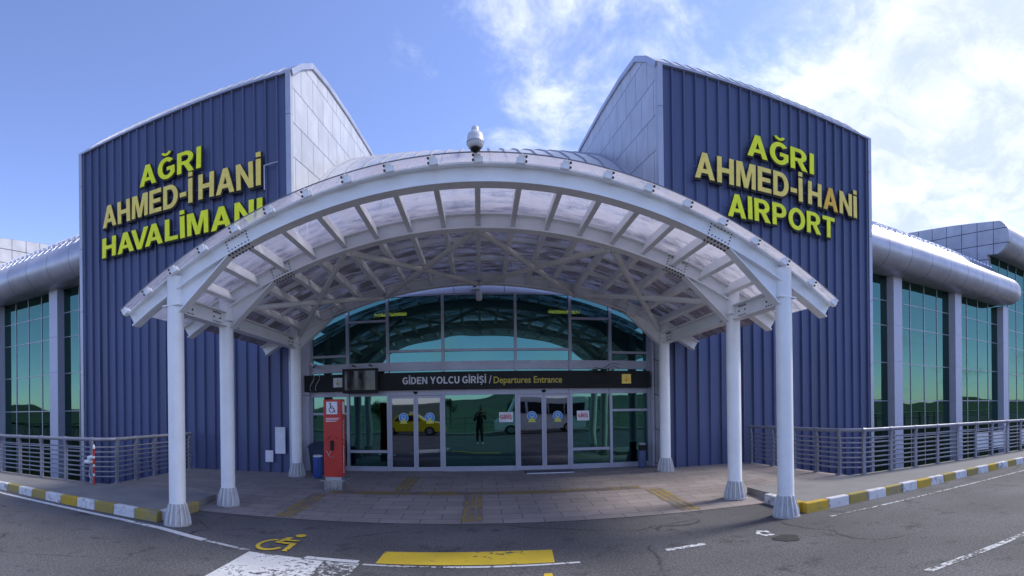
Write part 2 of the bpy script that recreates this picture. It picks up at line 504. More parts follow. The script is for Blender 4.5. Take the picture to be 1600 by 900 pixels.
# ------------------------------------------------------------------ mesh helpers
class MB:
    def __init__(self):
        self.bm = bmesh.new()
        self.mi = 0

    def face(self, pts):
        vs = [self.bm.verts.new(p) for p in pts]
        f = self.bm.faces.new(vs)
        f.material_index = self.mi
        return f

    def hexa(self, p):   # 8 points: bottom 4 (ccw), top 4
        v = [self.bm.verts.new(q) for q in p]
        for ix in ((3, 2, 1, 0), (4, 5, 6, 7), (0, 1, 5, 4), (1, 2, 6, 5), (2, 3, 7, 6), (3, 0, 4, 7)):
            f = self.bm.faces.new([v[i] for i in ix])
            f.material_index = self.mi

    def box(self, x0, x1, y0, y1, z0, z1):
        x0, x1 = min(x0, x1), max(x0, x1)
        y0, y1 = min(y0, y1), max(y0, y1)
        self.hexa([(x0, y0, z0), (x1, y0, z0), (x1, y1, z0), (x0, y1, z0),
                   (x0, y0, z1), (x1, y0, z1), (x1, y1, z1), (x0, y1, z1)])

    def obox(self, mat, sx, sy, sz):
        h = [(-sx, -sy, -sz), (sx, -sy, -sz), (sx, sy, -sz), (-sx, sy, -sz), (-sx, -sy, sz), (sx, -sy, sz), (sx, sy, sz), (-sx, sy, sz)]
        self.hexa([mat @ Vector((a / 2, b / 2, c / 2)) for a, b, c in h])

    def bar(self, p, q, w, h, up=(0, 0, 1)):
        p, q = Vector(p), Vector(q)
        d = (q - p).normalized()
        s = d.cross(Vector(up)).normalized()
        u = s.cross(d)
        pts = []
        for b in (p, q):
            pts += [b - s * w / 2 - u * h / 2, b + s * w / 2 - u * h / 2, b + s * w / 2 + u * h / 2, b - s * w / 2 + u * h / 2]
        self.hexa(pts)

    def tube(self, p, q, r, n=12, r2=None):
        p, q = Vector(p), Vector(q)
        r2 = r if r2 is None else r2
        d = (q - p).normalized()
        a = d.orthogonal().normalized()
        b = d.cross(a)
        rings = []
        for c, rr in ((p, r), (q, r2)):
            rings.append([self.bm.verts.new(c + (a * math.cos(2 * PI * i / n) + b * math.sin(2 * PI * i / n)) * rr) for i in range(n)])
        for i in range(n):
            f = self.bm.faces.new([rings[0][i], rings[0][(i + 1) % n], rings[1][(i + 1) % n], rings[1][i]])
            f.material_index = self.mi
        for r_ in (rings[0][::-1], rings[1]):
            f = self.bm.faces.new(r_)
            f.material_index = self.mi

    def path(self, pts, r, n=8):
        pts = [Vector(p) for p in pts]
        rings = []
        for i, c in enumerate(pts):
            d = (pts[min(i + 1, len(pts) - 1)] - pts[max(i - 1, 0)]).normalized()
            a = d.cross(Vector((0.013, 0.021, 1))).normalized()
            if a.length < 0.5:
                a = d.orthogonal().normalized()
            b = d.cross(a)
            rings.append([self.bm.verts.new(c + (a * math.cos(2 * PI * k / n) + b * math.sin(2 * PI * k / n)) * r) for k in range(n)])
        for i in range(len(rings) - 1):
            for k in range(n):
                f = self.bm.faces.new([rings[i][k], rings[i][(k + 1) % n], rings[i + 1][(k + 1) % n], rings[i + 1][k]])
                f.material_index = self.mi
        for r_ in (rings[0][::-1], rings[-1]):
            f = self.bm.faces.new(r_)
            f.material_index = self.mi

    def lathe(self, prof, c, n=24, flute=0.0, nf=12, cap=True):
        c = Vector(c)
        rings = []
        for r, z in prof:
            ring = []
            for i in range(n):
                a = 2 * PI * i / n
                rr = r
                if flute:
                    rr = r + flute * (r - prof[-1][0]) * (1 if (i * nf * 2 // n) % 2 == 0 else 0)
                ring.append(self.bm.verts.new(c + Vector((rr * math.cos(a), rr * math.sin(a), z))))
            rings.append(ring)
        for j in range(len(rings) - 1):
            for i in range(n):
                f = self.bm.faces.new([rings[j][i], rings[j][(i + 1) % n], rings[j + 1][(i + 1) % n], rings[j + 1][i]])
                f.material_index = self.mi
        if cap:
            for r_ in (rings[0][::-1], rings[-1]):
                f = self.bm.faces.new(r_)
                f.material_index = self.mi

    def prism(self, poly, axis, a, b):
        """2-D polygon extruded along a world axis from a to b."""
        def P(u, v, w):
            return {'X': (w, u, v), 'Y': (u, w, v), 'Z': (u, v, w)}[axis]
        A = [self.bm.verts.new(P(u, v, a)) for u, v in poly]
        B = [self.bm.verts.new(P(u, v, b)) for u, v in poly]
        n = len(poly)
        for i in range(n):
            f = self.bm.faces.new([A[i], A[(i + 1) % n], B[(i + 1) % n], B[i]])
            f.material_index = self.mi
        for r_ in (A[::-1], B):
            f = self.bm.faces.new(r_)
            f.material_index = self.mi

    def arc(self, r0, r1, y0, y1, a0, a1, n, zc):
        """Solid arc strip: radii r0..r1 about the X=0 axis at height zc, between two Y planes."""
        sec = []
        for i in range(n + 1):
            a = a0 + (a1 - a0) * i / n
            s, c = math.sin(a), math.cos(a)
            sec.append([self.bm.verts.new((r * s, y, zc + r * c)) for r, y in ((r0, y0), (r1, y0), (r1, y1), (r0, y1))])
        for i in range(n):
            for k in range(4):
                f = self.bm.faces.new([sec[i][k], sec[i][(k + 1) % 4], sec[i + 1][(k + 1) % 4], sec[i + 1][k]])
                f.material_index = self.mi
        for r_ in (sec[0][::-1], sec[-1]):
            f = self.bm.faces.new(r_)
            f.material_index = self.mi

    def sheet(self, rows):
        """Grid surface from rows of points."""
        V = [[self.bm.verts.new(p) for p in r] for r in rows]
        for i in range(len(V) - 1):
            for j in range(len(V[0]) - 1):
                f = self.bm.faces.new([V[i][j], V[i][j + 1], V[i + 1][j + 1], V[i + 1][j]])
                f.material_index = self.mi

    def build(self, name, mats, parent=None, smooth=None, bevel=0.0, normals=True):
        if normals:
            bmesh.ops.recalc_face_normals(self.bm, faces=self.bm.faces)
        me = bpy.data.meshes.new(name)
        self.bm.to_mesh(me)
        self.bm.free()
        for m in (mats if isinstance(mats, (list, tuple)) else [mats]):
            me.materials.append(m)
        if smooth:
            me.polygons.foreach_set('use_smooth', [True] * len(me.polygons))
            me.set_sharp_from_angle(angle=math.radians(smooth))
        o = bpy.data.objects.new(name, me)
        COL.objects.link(o)
        if bevel:
            b = o.modifiers.new('bevel', 'BEVEL')
            b.width = bevel
            b.segments = 2
            b.limit_method = 'ANGLE'
        if parent is not None:
            o.parent = parent
            if parent.type == 'EMPTY' or True:
                o.matrix_parent_inverse = parent_world(parent).inverted()
        return o


def parent_world(o):
    m = o.matrix_basis.copy()
    while o.parent is not None:
        m = o.parent.matrix_basis @ o.matrix_parent_inverse @ m
        o = o.parent
    return m


def thing(name, label, cat, loc=(0, 0, 0), group=None):
    o = bpy.data.objects.new(name, None)
    COL.objects.link(o)
    o.location = loc
    o.empty_display_size = 0.2
    o['label'] = label
    o['category'] = cat
    if group:
        o['group'] = group
    return o


def tag(o, label, cat, group=None):
    o['label'] = label
    o['category'] = cat
    if group:
        o['group'] = group
    return o


def node(name, parent):
    """A part that only holds sub-parts."""
    o = bpy.data.objects.new(name, None)
    COL.objects.link(o)
    o.parent = parent
    o.matrix_parent_inverse = parent_world(parent).inverted()
    return o


def structure(o):
    o['kind'] = 'structure'
    return o


def glyph(s, size=1.0, offset=0.0, extrude=0.0, res=4, space=1.0):
    """Mesh of a text, its lower-left at the origin in the XY plane; returns (verts, faces)."""
    cu = bpy.data.curves.new('glyph', 'FONT')
    cu.body = s
    cu.size = size
    cu.offset = offset
    cu.extrude = extrude
    cu.resolution_u = res
    cu.space_character = space
    ob = bpy.data.objects.new('glyph', cu)
    COL.objects.link(ob)
    dg = bpy.context.evaluated_depsgraph_get()
    me = bpy.data.meshes.new_from_object(ob.evaluated_get(dg))
    vs = [v.co.copy() for v in me.vertices]
    fs = [list(p.vertices) for p in me.polygons]
    bpy.data.objects.remove(ob)
    bpy.data.curves.remove(cu)
    bpy.data.meshes.remove(me)
    return vs, fs


def put_mesh(name, vs, fs, mat, parent, normals=True):
    mb = MB()
    bv = [mb.bm.verts.new(v) for v in vs]
    for f in fs:
        try:
            mb.bm.faces.new([bv[i] for i in f])
        except ValueError:
            pass
    return mb.build(name, mat, parent, normals=normals)


# ---- capital letters of a plain bold grotesque: outlines in a cap-height-1 em, [outer, holes...] per piece
def _arc(cx, cy, rx, ry, a0, a1, n=14):
    return [(cx + rx * math.cos(math.radians(lerp(a0, a1, i / n))), cy + ry * math.sin(math.radians(lerp(a0, a1, i / n)))) for i in range(n + 1)]


def lerp(a, b, t):
    return a + (b - a) * t


def _stroke(pts, w):
    L_, R_ = [], []
    for i, p in enumerate(pts):
        a, b = pts[max(0, i - 1)], pts[min(len(pts) - 1, i + 1)]
        d = Vector((b[0] - a[0], b[1] - a[1])).normalized() * w / 2
        L_.append((p[0] - d.y, p[1] + d.x))
        R_.append((p[0] + d.y, p[1] - d.x))
    return R_ + L_[::-1]


def _rect(x0, x1, y0, y1):
    return [(x0, y0), (x1, y0), (x1, y1), (x0, y1)]


_W = 0.21
_G = _arc(.46, .5, .46, .515, 42, 320, 30) + [(.86, .2), (.86, .55), (.47, .55), (.47, .385), (.65, .385), (.65, .28)] + _arc(.46, .5, .235, .33, 312, 50, 24)
_S = _stroke(_arc(.36, .735, .255, .185, 15, 265, 16)[:-1] + [(.40, .545)] + _arc(.36, .275, .265, .19, 78, -168, 16), .19)
CAPS = {
    'I': [[_rect(0, _W, 0, 1)]],
    'İ': [[_rect(0, _W, 0, 1)], [_rect(0, _W, 1.08, 1.26)]],
    'H': [[[(0, 0), (_W, 0), (_W, .41), (.57, .41), (.57, 0), (.78, 0), (.78, 1), (.57, 1), (.57, .59), (_W, .59), (_W, 1), (0, 1)]]],
    'E': [[[(0, 0), (.68, 0), (.68, .18), (_W, .18), (_W, .42), (.63, .42), (.63, .59), (_W, .59), (_W, .82), (.67, .82), (.67, 1), (0, 1)]]],
    'L': [[[(0, 0), (.62, 0), (.62, .18), (_W, .18), (_W, 1), (0, 1)]]],
    'T': [[[(.265, 0), (.475, 0), (.475, .82), (.74, .82), (.74, 1), (0, 1), (0, .82), (.265, .82)]]],
    'A': [[[(0, 0), (.22, 0), (.295, .215), (.595, .215), (.67, 0), (.89, 0), (.555, 1), (.335, 1)], [(.35, .375), (.445, .69), (.54, .375)]]],
    'V': [[[(.335, 0), (.555, 0), (.89, 1), (.67, 1), (.445, .27), (.22, 1), (0, 1)]]],
    'N': [[[(0, 0), (.2, 0), (.2, .65), (.58, 0), (.79, 0), (.79, 1), (.59, 1), (.59, .35), (.21, 1), (0, 1)]]],
    'M': [[[(0, 0), (.19, 0), (.19, .72), (.385, 0), (.565, 0), (.76, .72), (.76, 0), (.95, 0), (.95, 1), (.655, 1), (.475, .33), (.295, 1), (0, 1)]]],
    'D': [[[(0, 0), (.37, 0)] + _arc(.37, .5, .44, .5, -86, 86, 18) + [(.37, 1), (0, 1)], [(_W, .82), (.35, .82)] + _arc(.35, .5, .235, .32, 86, -86, 14) + [(.35, .18), (_W, .18)]]],
    'O': [[_arc(.47, .5, .47, .515, 0, 350, 35), _arc(.47, .5, .245, .33, 350, 0, 35)]],
    'C': [[_arc(.46, .5, .46, .515, 42, 318, 28) + _arc(.46, .5, .245, .33, 312, 48, 24)]],
    'G': [[_G]],
    'Ğ': [[_G], [_arc(.46, 1.30, .24, .20, 190, 350, 12) + _arc(.46, 1.30, .13, .09, 350, 190, 12)]],
    'P': [[[(0, 0), (_W, 0), (_W, .36), (.40, .36)] + _arc(.40, .68, .36, .32, -86, 86, 14) + [(.40, 1), (0, 1)], [(_W, .83), (.39, .83)] + _arc(.39, .68, .15, .15, 86, -86, 10) + [(.39, .53), (_W, .53)]]],
    'R': [[[(0, 0), (_W, 0), (_W, .39), (.34, .39), (.57, 0), (.83, 0), (.585, .405)] + _arc(.43, .695, .36, .305, -58, 86, 14) + [(.43, 1), (0, 1)], [(_W, .83), (.42, .83)] + _arc(.42, .69, .145, .14, 86, -86, 10) + [(.42, .55), (_W, .55)]]],
    'Y': [[[(.335, 0), (.545, 0), (.545, .40), (.88, 1), (.64, 1), (.44, .62), (.24, 1), (0, 1), (.335, .40)]]],
    'U': [[[(0, 1), (0, .38)] + _arc(.385, .37, .385, .385, 180, 360, 18) + [(.77, .38), (.77, 1), (.56, 1), (.56, .38)] + _arc(.385, .37, .175, .205, 360, 180, 14) + [(.21, .38), (.21, 1)]]],
    'S': [[_S]],
    'Ş': [[_S], [[(.30, -.06), (.42, -.06), (.44, -.16), (.36, -.26), (.22, -.26), (.22, -.20), (.32, -.19), (.34, -.13)]]],
    '/': [[[(0, -.05), (.13, -.05), (.42, 1.05), (.29, 1.05)]]],
    '-': [[_rect(0, .34, .31, .49)]],
}


def _grow(poly, g):
    """Offset a closed outline along its normals (outers are counter-clockwise, holes clockwise)."""
    out = []
    n = len(poly)
    for i in range(n):
        p0, p1, p2 = Vector(poly[i - 1]), Vector(poly[i]), Vector(poly[(i + 1) % n])
        d1, d2 = (p1 - p0), (p2 - p1)
        if d1.length < 1e-6 or d2.length < 1e-6:
            out.append(tuple(p1))
            continue
        d1.normalize()
        d2.normalize()
        n1, n2 = Vector((d1.y, -d1.x)), Vector((d2.y, -d2.x))
        m = (n1 + n2)
        m = m / max(0.55, m.dot(n1)) if m.length > 1e-6 else n1
        out.append((p1.x + m.x * g, p1.y + m.y * g))
    return out


def _area(p):
    return sum(p[i - 1][0] * p[i][1] - p[i][0] * p[i - 1][1] for i in range(len(p))) / 2


def cap_glyph(ch, grow=0.0):
    """Extruded capital: vertices with z = 1 (front) and -1 (back), faces."""
    from mathutils.geometry import tessellate_polygon
    vs, fs = [], []
    for piece in CAPS[ch]:
        loops = []
        for k, lp in enumerate(piece):
            lp = list(lp)
            if (_area(lp) > 0) != (k == 0):
                lp = lp[::-1]
            loops.append(_grow(lp, grow) if grow else lp)
        tris = tessellate_polygon([[Vector((x, y, 0)) for x, y in lp] for lp in loops])
        flat_ = [p for lp in loops for p in lp]
        b = len(vs)
        n = len(flat_)
        vs += [Vector((x, y, 1.0)) for x, y in flat_] + [Vector((x, y, -1.0)) for x, y in flat_]
        for t in tris:
            fs.append([b + t[0], b + t[1], b + t[2]])
            fs.append([b + n + t[2], b + n + t[1], b + n + t[0]])
        o = 0
        for lp in loops:
            m = len(lp)
            for i in range(m):
                j = (i + 1) % m
                fs.append([b + o + i, b + o + j, b + n + o + j, b + n + o + i])
            o += m
    return vs, fs


def cap_width(ch):
    xs_ = [x for piece in CAPS[ch] for lp in piece for x, y in lp]
    return min(xs_), max(xs_)


def caps_on(name, text, mat, parent, place, width, height, gap=0.12, space=0.42):
    """A line of capitals as one mesh."""
    x = 0.0
    items = []
    for ch in text:
        if ch == ' ':
            x += space - gap
            continue
        a, b = cap_width(ch)
        items.append((ch, x - a))
        x += b - a + gap
    sx = width / (x - gap)
    V_, F_ = [], []
    for ch, ox in items:
        vs, fs = cap_glyph(ch)
        k = len(V_)
        V_ += [place((v.x + ox) * sx, v.y * height, v.z * 0.004) for v in vs]
        F_ += [[k + q for q in f] for f in fs]
    return put_mesh(name, V_, F_, mat, parent)


def text_on(name, s, mat, parent, place, width=None, height=None, offset=0.0, extrude=0.004, space=1.0):
    """Lay a text on a plane: place(u, v, w) gives the world point; the text is fitted to width x height."""
    vs, fs = glyph(s, 1.0, offset, 1.0, space=space)
    xs = [v.x for v in vs]
    ys = [v.y for v in vs]
    x0, x1 = min(xs), max(xs)
    sx = width / (x1 - x0)
    cap = 0.73
    sy = height / cap
    out = [place((v.x - x0) * sx, v.y * sy, (v.z) * extrude) for v in vs]
    return put_mesh(name, out, fs, mat, parent)


def lerp(a, b, t):
    return a + (b - a) * t


# ================================================================== the setting: ground, road, pavements, plaza
def kerb_y(x):
    ax = abs(x)
    if ax < 4.7:
        return 6.38
    if ax < 9.4:
        return lerp(6.38, 6.86, (ax - 4.7) / 4.7)
    if ax < 14:
        return lerp(6.86, 7.05, (ax - 9.4) / 4.6)
    return 7.05


mb = MB()
mb.box(-1500, 1500, -2000, 1500, -3.6, -3.2)
structure(mb.build('ground', M['ground']))
mb = MB()
xs = [-260, -120, -60, -30, -14, -9.4, -4.7, 0, 4.7, 9.4, 14, 30, 60, 120, 260]
mb.sheet([[(x, y, 0.0) for x in xs] for y in (-12.2, -6, 0, 4, 7.6)])
structure(mb.build('road', M['asphalt']))

PAVE_Z, PIT_Y = 0.15, 8.38
for s in (-1, 1):
    mb = MB()
    X = [4.78, 5.6, 7.2, 9.4, 11.5, 14, 18, 24, 30, 45, 70]
    top, bot = [], []
    for x in X:
        y0 = kerb_y(x) + 0.15
        top.append((x, y0))
    poly = [(s * x, y) for x, y in top] + [(s * 70, PIT_Y), (s * 4.78, PIT_Y)]
    mb.prism(poly, 'Z', -3.2, PAVE_Z)
    structure(mb.build('pavement', M['concrete']))
    # kerb of painted stones
    kb = bpy.data.objects.new('kerb', None)
    COL.objects.link(kb)
    kb.location = (s * 4.7, 6.4, 0)
    kb['kind'] = 'structure'
    cols = ['kerbyellow', 'kerbwhite', 'kerbmustard', 'kerbwhite', 'kerbmustard', 'kerbwhite']
    x = 4.70
    k = 0 if s > 0 else 1
    if s < 0:
        k = 2
    L = 0.49
    while x < 26:
        xa, xb = x + 0.004, x + L - 0.004
        mb = MB()
        ya, yb = kerb_y(xa), kerb_y(xb)
        h = PAVE_Z + random.uniform(0.006, 0.016)
        j = random.uniform(-0.008, 0.008)
        mb.hexa([(s * xa, ya + j, -0.05), (s * xb, yb + j, -0.05), (s * xb, yb + 0.146, -0.05), (s * xa, ya + 0.146, -0.05),
                 (s * xa, ya + 0.015 + j, h), (s * xb, yb + 0.015 + j, h), (s * xb, yb + 0.146, h), (s * xa, ya + 0.146, h)])
        mb.build('kerb_stone', M[cols[k % 6]], kb, bevel=0.018)
        k += 1
        x += L
    # short return of the kerb beside the entrance
    for i in range(2):
        mb = MB()
        mb.box(s * 4.62, s * 4.775, 6.54 + i * 0.49, 6.54 + i * 0.49 + 0.484, -0.05, PAVE_Z + 0.01)
        mb.build('kerb_stone', M[['kerbyellow', 'kerbwhite'][i] if s > 0 else ['kerbwhite', 'kerbmustard'][i]], kb, bevel=0.018)


# the plaza in front of the doors rises gently from the road
def plaza_z(x, y):
    t = min(1, max(0, (y - 7.5) / 3.4))
    u = min(1, max(0, (abs(x) - 4.75) / 0.9))
    u = u * u * (3 - 2 * u)
    return 0.006 + 0.134 * max(t, u)


mb = MB()
nx, ny = 72, 24
rows = []
for j in range(ny + 1):
    y = lerp(7.5, 13.0, j / ny)
    row = []
    for i in range(nx + 1):
        t_ = min(1, max(0, (y - 8.4) / 3.7))
        x = lerp(-lerp(7.52, 7.76, t_), lerp(7.34, 7.03, t_), i / nx)
        row.append((x, y, plaza_z(x, y)))
    rows.append(row)
mb.sheet(rows)
# outer parts reach only from the pavement's back edge
structure(mb.build('plaza', M['paver'], smooth=60))
mb = MB()
mb.prism([(-7.50, 7.62), (7.32, 7.62), (7.32, 8.4), (7.0, 12.1), (7.0, 12.9), (-7.74, 12.9), (-7.74, 12.1), (-7.50, 8.4)], 'Z', -3.2, -0.01)
structure(mb.build('plaza_base', M['concrete']))

# tactile strips
def strip(x0, x1, y0, y1):
    mb = MB()
    n = 3
    w = min(abs(x1 - x0), abs(y1 - y0))
    along_y = abs(y1 - y0) > abs(x1 - x0)
    for i in range(n):
        if along_y:
            a = lerp(x0, x1, (i + 0.12) / n)
            b = lerp(x0, x1, (i + 0.82) / n)
            m_ = max(2, int(abs(y1 - y0) / 0.4))
            mb.sheet([[(a, lerp(y0, y1, k / m_), plaza_z(a, lerp(y0, y1, k / m_)) + 0.005), (b, lerp(y0, y1, k / m_), plaza_z(b, lerp(y0, y1, k / m_)) + 0.005)] for k in range(m_ + 1)])
        else:
            a = lerp(y0, y1, (i + 0.12) / n)
            b = lerp(y0, y1, (i + 0.82) / n)
            m_ = max(2, int(abs(x1 - x0) / 0.4))
            mb.sheet([[(lerp(x0, x1, k / m_), a, plaza_z(lerp(x0, x1, k / m_), a) + 0.005), (lerp(x0, x1, k / m_), b, plaza_z(lerp(x0, x1, k / m_), b) + 0.005)] for k in range(m_ + 1)])
    structure(mb.build('tactile_paving', M['tactile']))


strip(-2.95, 3.1, 9.55, 9.85)
strip(-3.25, -2.92, 7.55, 9.5)
strip(3.12, 3.48, 7.6, 9.5)
strip(-0.32, 0.02, 7.6, 9.5)
strip(-1.72, -1.38, 9.9, 11.8)


# road markings (painted sheets 4 mm above the road)
def marking(polys, mat, z=0.004):
    mb = MB()
    for poly in polys:
        mb.face([(x, y, z) for x, y in poly])
    return structure(mb.build('road_marking', M[mat]))


def line_strip(pts, w):
    out = []
    for (xa, ya), (xb, yb) in zip(pts, pts[1:]):
        d = Vector((xb - xa, yb - ya)).normalized() * w / 2
        nx_, ny_ = -d.y, d.x
        out.append([(xa + nx_, ya + ny_), (xb + nx_, yb + ny_), (xb - nx_, yb - ny_), (xa - nx_, ya - ny_)])
    return out


marking(line_strip([(-26, 6.75), (-13, 6.72), (-9, 6.56), (-6.8, 6.38), (-5.4, 6.24), (-4.4, 6.08), (-3.5, 5.80)], 0.12), 'roadwhite')
marking(line_strip([(-3.46, 5.79), (-2.75, 5.60)], 0.07), 'roadwornwhite')
marking(line_strip([(-2.0, 5.53), (-1.36, 5.50)], 0.10), 'roadwhite', 0.012)
marking(line_strip([(-1.30, 5.44), (-0.45, 5.43)], 0.05), 'roadwornwhite')
marking(line_strip([(-0.42, 5.43), (1.05, 5.46)], 0.055), 'roadwhite')
marking(line_strip([(2.10, 5.60), (2.62, 5.66)], 0.09), 'roadwhite')
marking(line_strip([(4.85, 5.98), (6.0, 6.04), (8.0, 6.15), (11, 6.25), (26, 6.4)], 0.07), 'roadwornwhite')
marking(line_strip([(3.9, 3.30), (5.2, 3.22), (7.5, 3.15)], 0.10), 'roadwornwhite')
marking(line_strip([(11, 3.1), (15, 3.1)], 0.12), 'roadwhite')
marking([[(-2.72, 5.55), (-1.75, 5.49), (-1.75, 3.6), (-2.72, 3.6)]], 'roadwhite')
marking([[(-1.75, 5.49), (-1.34, 5.46), (-1.40, 3.6), (-1.75, 3.6)]], 'roadwornwhite')
marking([[(-1.17, 5.50), (0.78, 5.51), (0.82, 6.01), (0.4, 6.03), (-1.15, 5.98)]], 'roadyellow')
marking([[(0.60, 5.06), (0.70, 5.06), (0.70, 5.155), (0.62, 5.15)]], 'roadyellow')

# wheelchair symbol painted on the road
cx, cy, sx_, sy_ = -2.52, 5.66, 0.50, 0.86
sym = []
ring = []
for i in range(22):
    a0 = math.radians(100 + i * 10.5)
    a1 = math.radians(100 + (i + 1) * 10.5)
    q = []
    for a, r in ((a0, 0.40), (a1, 0.40), (a1, 0.30), (a0, 0.30)):
        q.append((0.38 + r * math.cos(a), 0.34 + r * 0.86 * math.sin(a)))
    sym.append(q)
sym.append([(0.62, 0.90 + 0.0), (0.70, 0.84), (0.82, 0.84), (0.90, 0.90), (0.90, 0.98), (0.82, 1.03), (0.70, 1.03), (0.62, 0.98)])
sym.append([(0.48, 0.78), (0.64, 0.80), (0.62, 0.62), (0.40, 0.42), (0.36, 0.46)])
sym.append([(0.60, 0.66), (0.92, 0.66), (0.90, 0.59), (0.58, 0.57)])
sym.append([(0.42, 0.42), (0.44, 0.50), (0.94, 0.48), (0.92, 0.38)])
sym.append([(0.80, 0.40), (0.94, 0.44), (0.97, 0.02), (0.84, 0.02)])
sym = [[(cx - sx_ / 2 + u * sx_, cy + v * sy_) for u, v in q] for q in sym]
mb = MB()
for k, q in enumerate(sym):
    mb.face([(x, y, 0.004 + 0.0004 * k) for x, y in q])
structure(mb.build('wheelchair_marking', M['roadyellow']))

# spilt white paint ring and a patch of tar beside the right front column
mb = MB()
for i in range(14):
    a0, a1 = i * 2 * PI / 16, (i + 1) * 2 * PI / 16
    r = 0.10 + 0.015 * math.sin(i * 2.1)
    mb.face([(3.52 + r * math.cos(a0) * k, 5.72 + r * math.sin(a0) * k * 1.5, 0.004) for k in (1.0,)] +
            [(3.52 + r * math.cos(a1), 5.72 + r * math.sin(a1) * 1.5, 0.004), (3.52 + 0.05 * math.cos(a1), 5.72 + 0.08 * math.sin(a1), 0.004), (3.52 + 0.05 * math.cos(a0), 5.72 + 0.08 * math.sin(a0), 0.004)])
structure(mb.build('paint_splash_marking', M['roadwhite']))
mb = MB()
mb.face([(3.62 + (0.17 + 0.03 * math.sin(3 * a)) * math.cos(a), 5.34 + (0.17 + 0.02 * math.cos(5 * a)) * math.sin(a), 0.006) for a in [i * PI / 12 for i in range(24)]])
structure(mb.build('tar_patch_marking', M['tar']))

# behind the viewer: far pavement, verge, hills (seen in the glass)
mb = MB()
mb.box(-120, 120, -14.2, -12.2, -3.2, 0.15)
structure(mb.build('pavement', M['concrete']))
mb = MB()
rows = []
for j in range(14):
    y = -14.2 - (j / 13) ** 2 * 700
    rows.append([(x, y, 0.1 - min(1.2, (-14.2 - y) * 0.02) + 0.35 * math.sin(x * 0.07 + y * 0.05)) for x in [-900, -500, -260, -150, -90, -60, -40, -20, 0, 20, 40, 60, 90, 150, 260, 500, 900]])
mb.sheet(rows)
structure(mb.build('verge', M['grass']))
mb = MB()
rows = []
for j in range(8):
    y = -520 - j * 110
    rows.append([(x, y, -4 + (j / 7) * 0.5 * (46 + 26 * math.sin(x * 0.0031 + 0.6) + 13 * math.sin(x * 0.011 + j))) for x in range(-2200, 2201, 55)])
mb.sheet(rows)
structure(mb.build('hills', M['hill'], smooth=60))


# ================================================================== the terminal
BX0, BX1, BY = 4.72, 11.85, 12.2
GY = 12.9                       # plane of the entrance glazing
WY = 16.0                       # plane of the wings' glazing
ROOF = [(12.2, 10.42), (12.9, 11.0), (13.9, 11.65), (15.5, 12.05), (18, 12.5), (21.7, 13.05), (26, 13.4), (32, 13.5)]

terminal = thing('airport_terminal', 'airport terminal with two dark blue clad blocks flanking a glazed entrance and green glass wings', 'building', (0, 14, 0))

for s in (-1, 1):
    BX0, BX1 = (4.64, 12.02) if s < 0 else (4.50, 11.72)
    blk = node('side_block', terminal)
    # ribbed blue cladding of the front
    mb = MB()
    pitch = 0.3196
    x = BX0 + 0.13
    prof = []
    n = int((BX1 - 0.12 - x) / pitch)
    pitch = (BX1 - 0.12 - x) / n
    for k in range(n):
        xa = x + k * pitch
        prof += [(xa, BY + 0.03), (xa + pitch * 0.70, BY + 0.035), (xa + pitch * 0.72, BY - 0.035), (xa + pitch * 0.76, BY - 0.05), (xa + pitch * 0.82, BY - 0.045), (xa + pitch * 0.85, BY + 0.03)]
    prof.append((BX1 - 0.12, BY + 0.03))
    mb.sheet([[(s * px, py, z) for px, py in prof] for z in (-3.2, 2.0, 6.0, 10.36)])
    mb.build('cladding', M['blue'], blk)
    # white flashing over each panel and the sloping front edge of the roof
    mb = MB()
    mb.box(s * (BX0 + 0.12), s * (BX1 - 0.11), BY - 0.06, BY + 0.12, 10.36, 10.42)
    mb.build('flashing', M['trim'], blk)
    # corner trims in lengths
    for xa, xb in ((BX0 - 0.012, BX0 + 0.125), (BX1 - 0.115, BX1 + 0.012)):
        mb = MB()
        z = -3.2
        zs = [-3.2, 0.9, 3.0, 5.1, 7.2, 9.3, 10.43]
        for z0, z1 in zip(zs, zs[1:]):
            mb.box(s * xa, s * xb, BY - 0.055, BY + 0.12, z0 + 0.006, z1 - 0.006)
        mb.build('corner_trim', M['trim'], blk)
    # side walls
    for xx, nm in ((BX0, 'inner_wall'), (BX1 - 0.02, 'outer_wall')):
        mb = MB()
        poly = [(BY + 0.10, -3.2)] + [(y + (0.1 if i == 0 else 0), z - 0.03) for i, (y, z) in enumerate(ROOF)] + [(32, -3.2)]
        mb.prism(poly, 'X', s * xx, s * (xx + 0.02))
        mb.build(nm, M['whitepanel'], blk)
    # roof with standing seams
    mb = MB()
    for (y0, z0), (y1, z1) in zip(ROOF, ROOF[1:]):
        mb.sheet([[(s * (BX0 - 0.03), y0 - 0.03, z0), (s * (BX1 + 0.03), y0 - 0.03, z0)], [(s * (BX0 - 0.03), y1 - 0.03, z1), (s * (BX1 + 0.03), y1 - 0.03, z1)]])
        mb.sheet([[(s * (BX0 - 0.03), y0, z0 - 0.06), (s * (BX1 + 0.03), y0, z0 - 0.06)], [(s * (BX0 - 0.03), y1, z1 - 0.06), (s * (BX1 + 0.03), y1, z1 - 0.06)]])
        for k in range(1, n, 1):
            xa = BX0 + 0.13 + k * pitch
            if y0 < 20:
                mb.bar((s * xa, y0 - 0.03, z0 + 0.008), (s * xa, y1 - 0.03, z1 + 0.008), 0.03, 0.03)
    mb.build('roof', M['silver'], blk)
    # edge flashing of the inner gable
    mb = MB()
    for (y0, z0), (y1, z1) in zip(ROOF, ROOF[1:]):
        mb.bar((s * (BX0 - 0.035), y0, z0 - 0.05), (s * (BX0 - 0.035), y1, z1 - 0.05), 0.05, 0.14)
    mb.build('gable_flashing', M['silver'], blk)

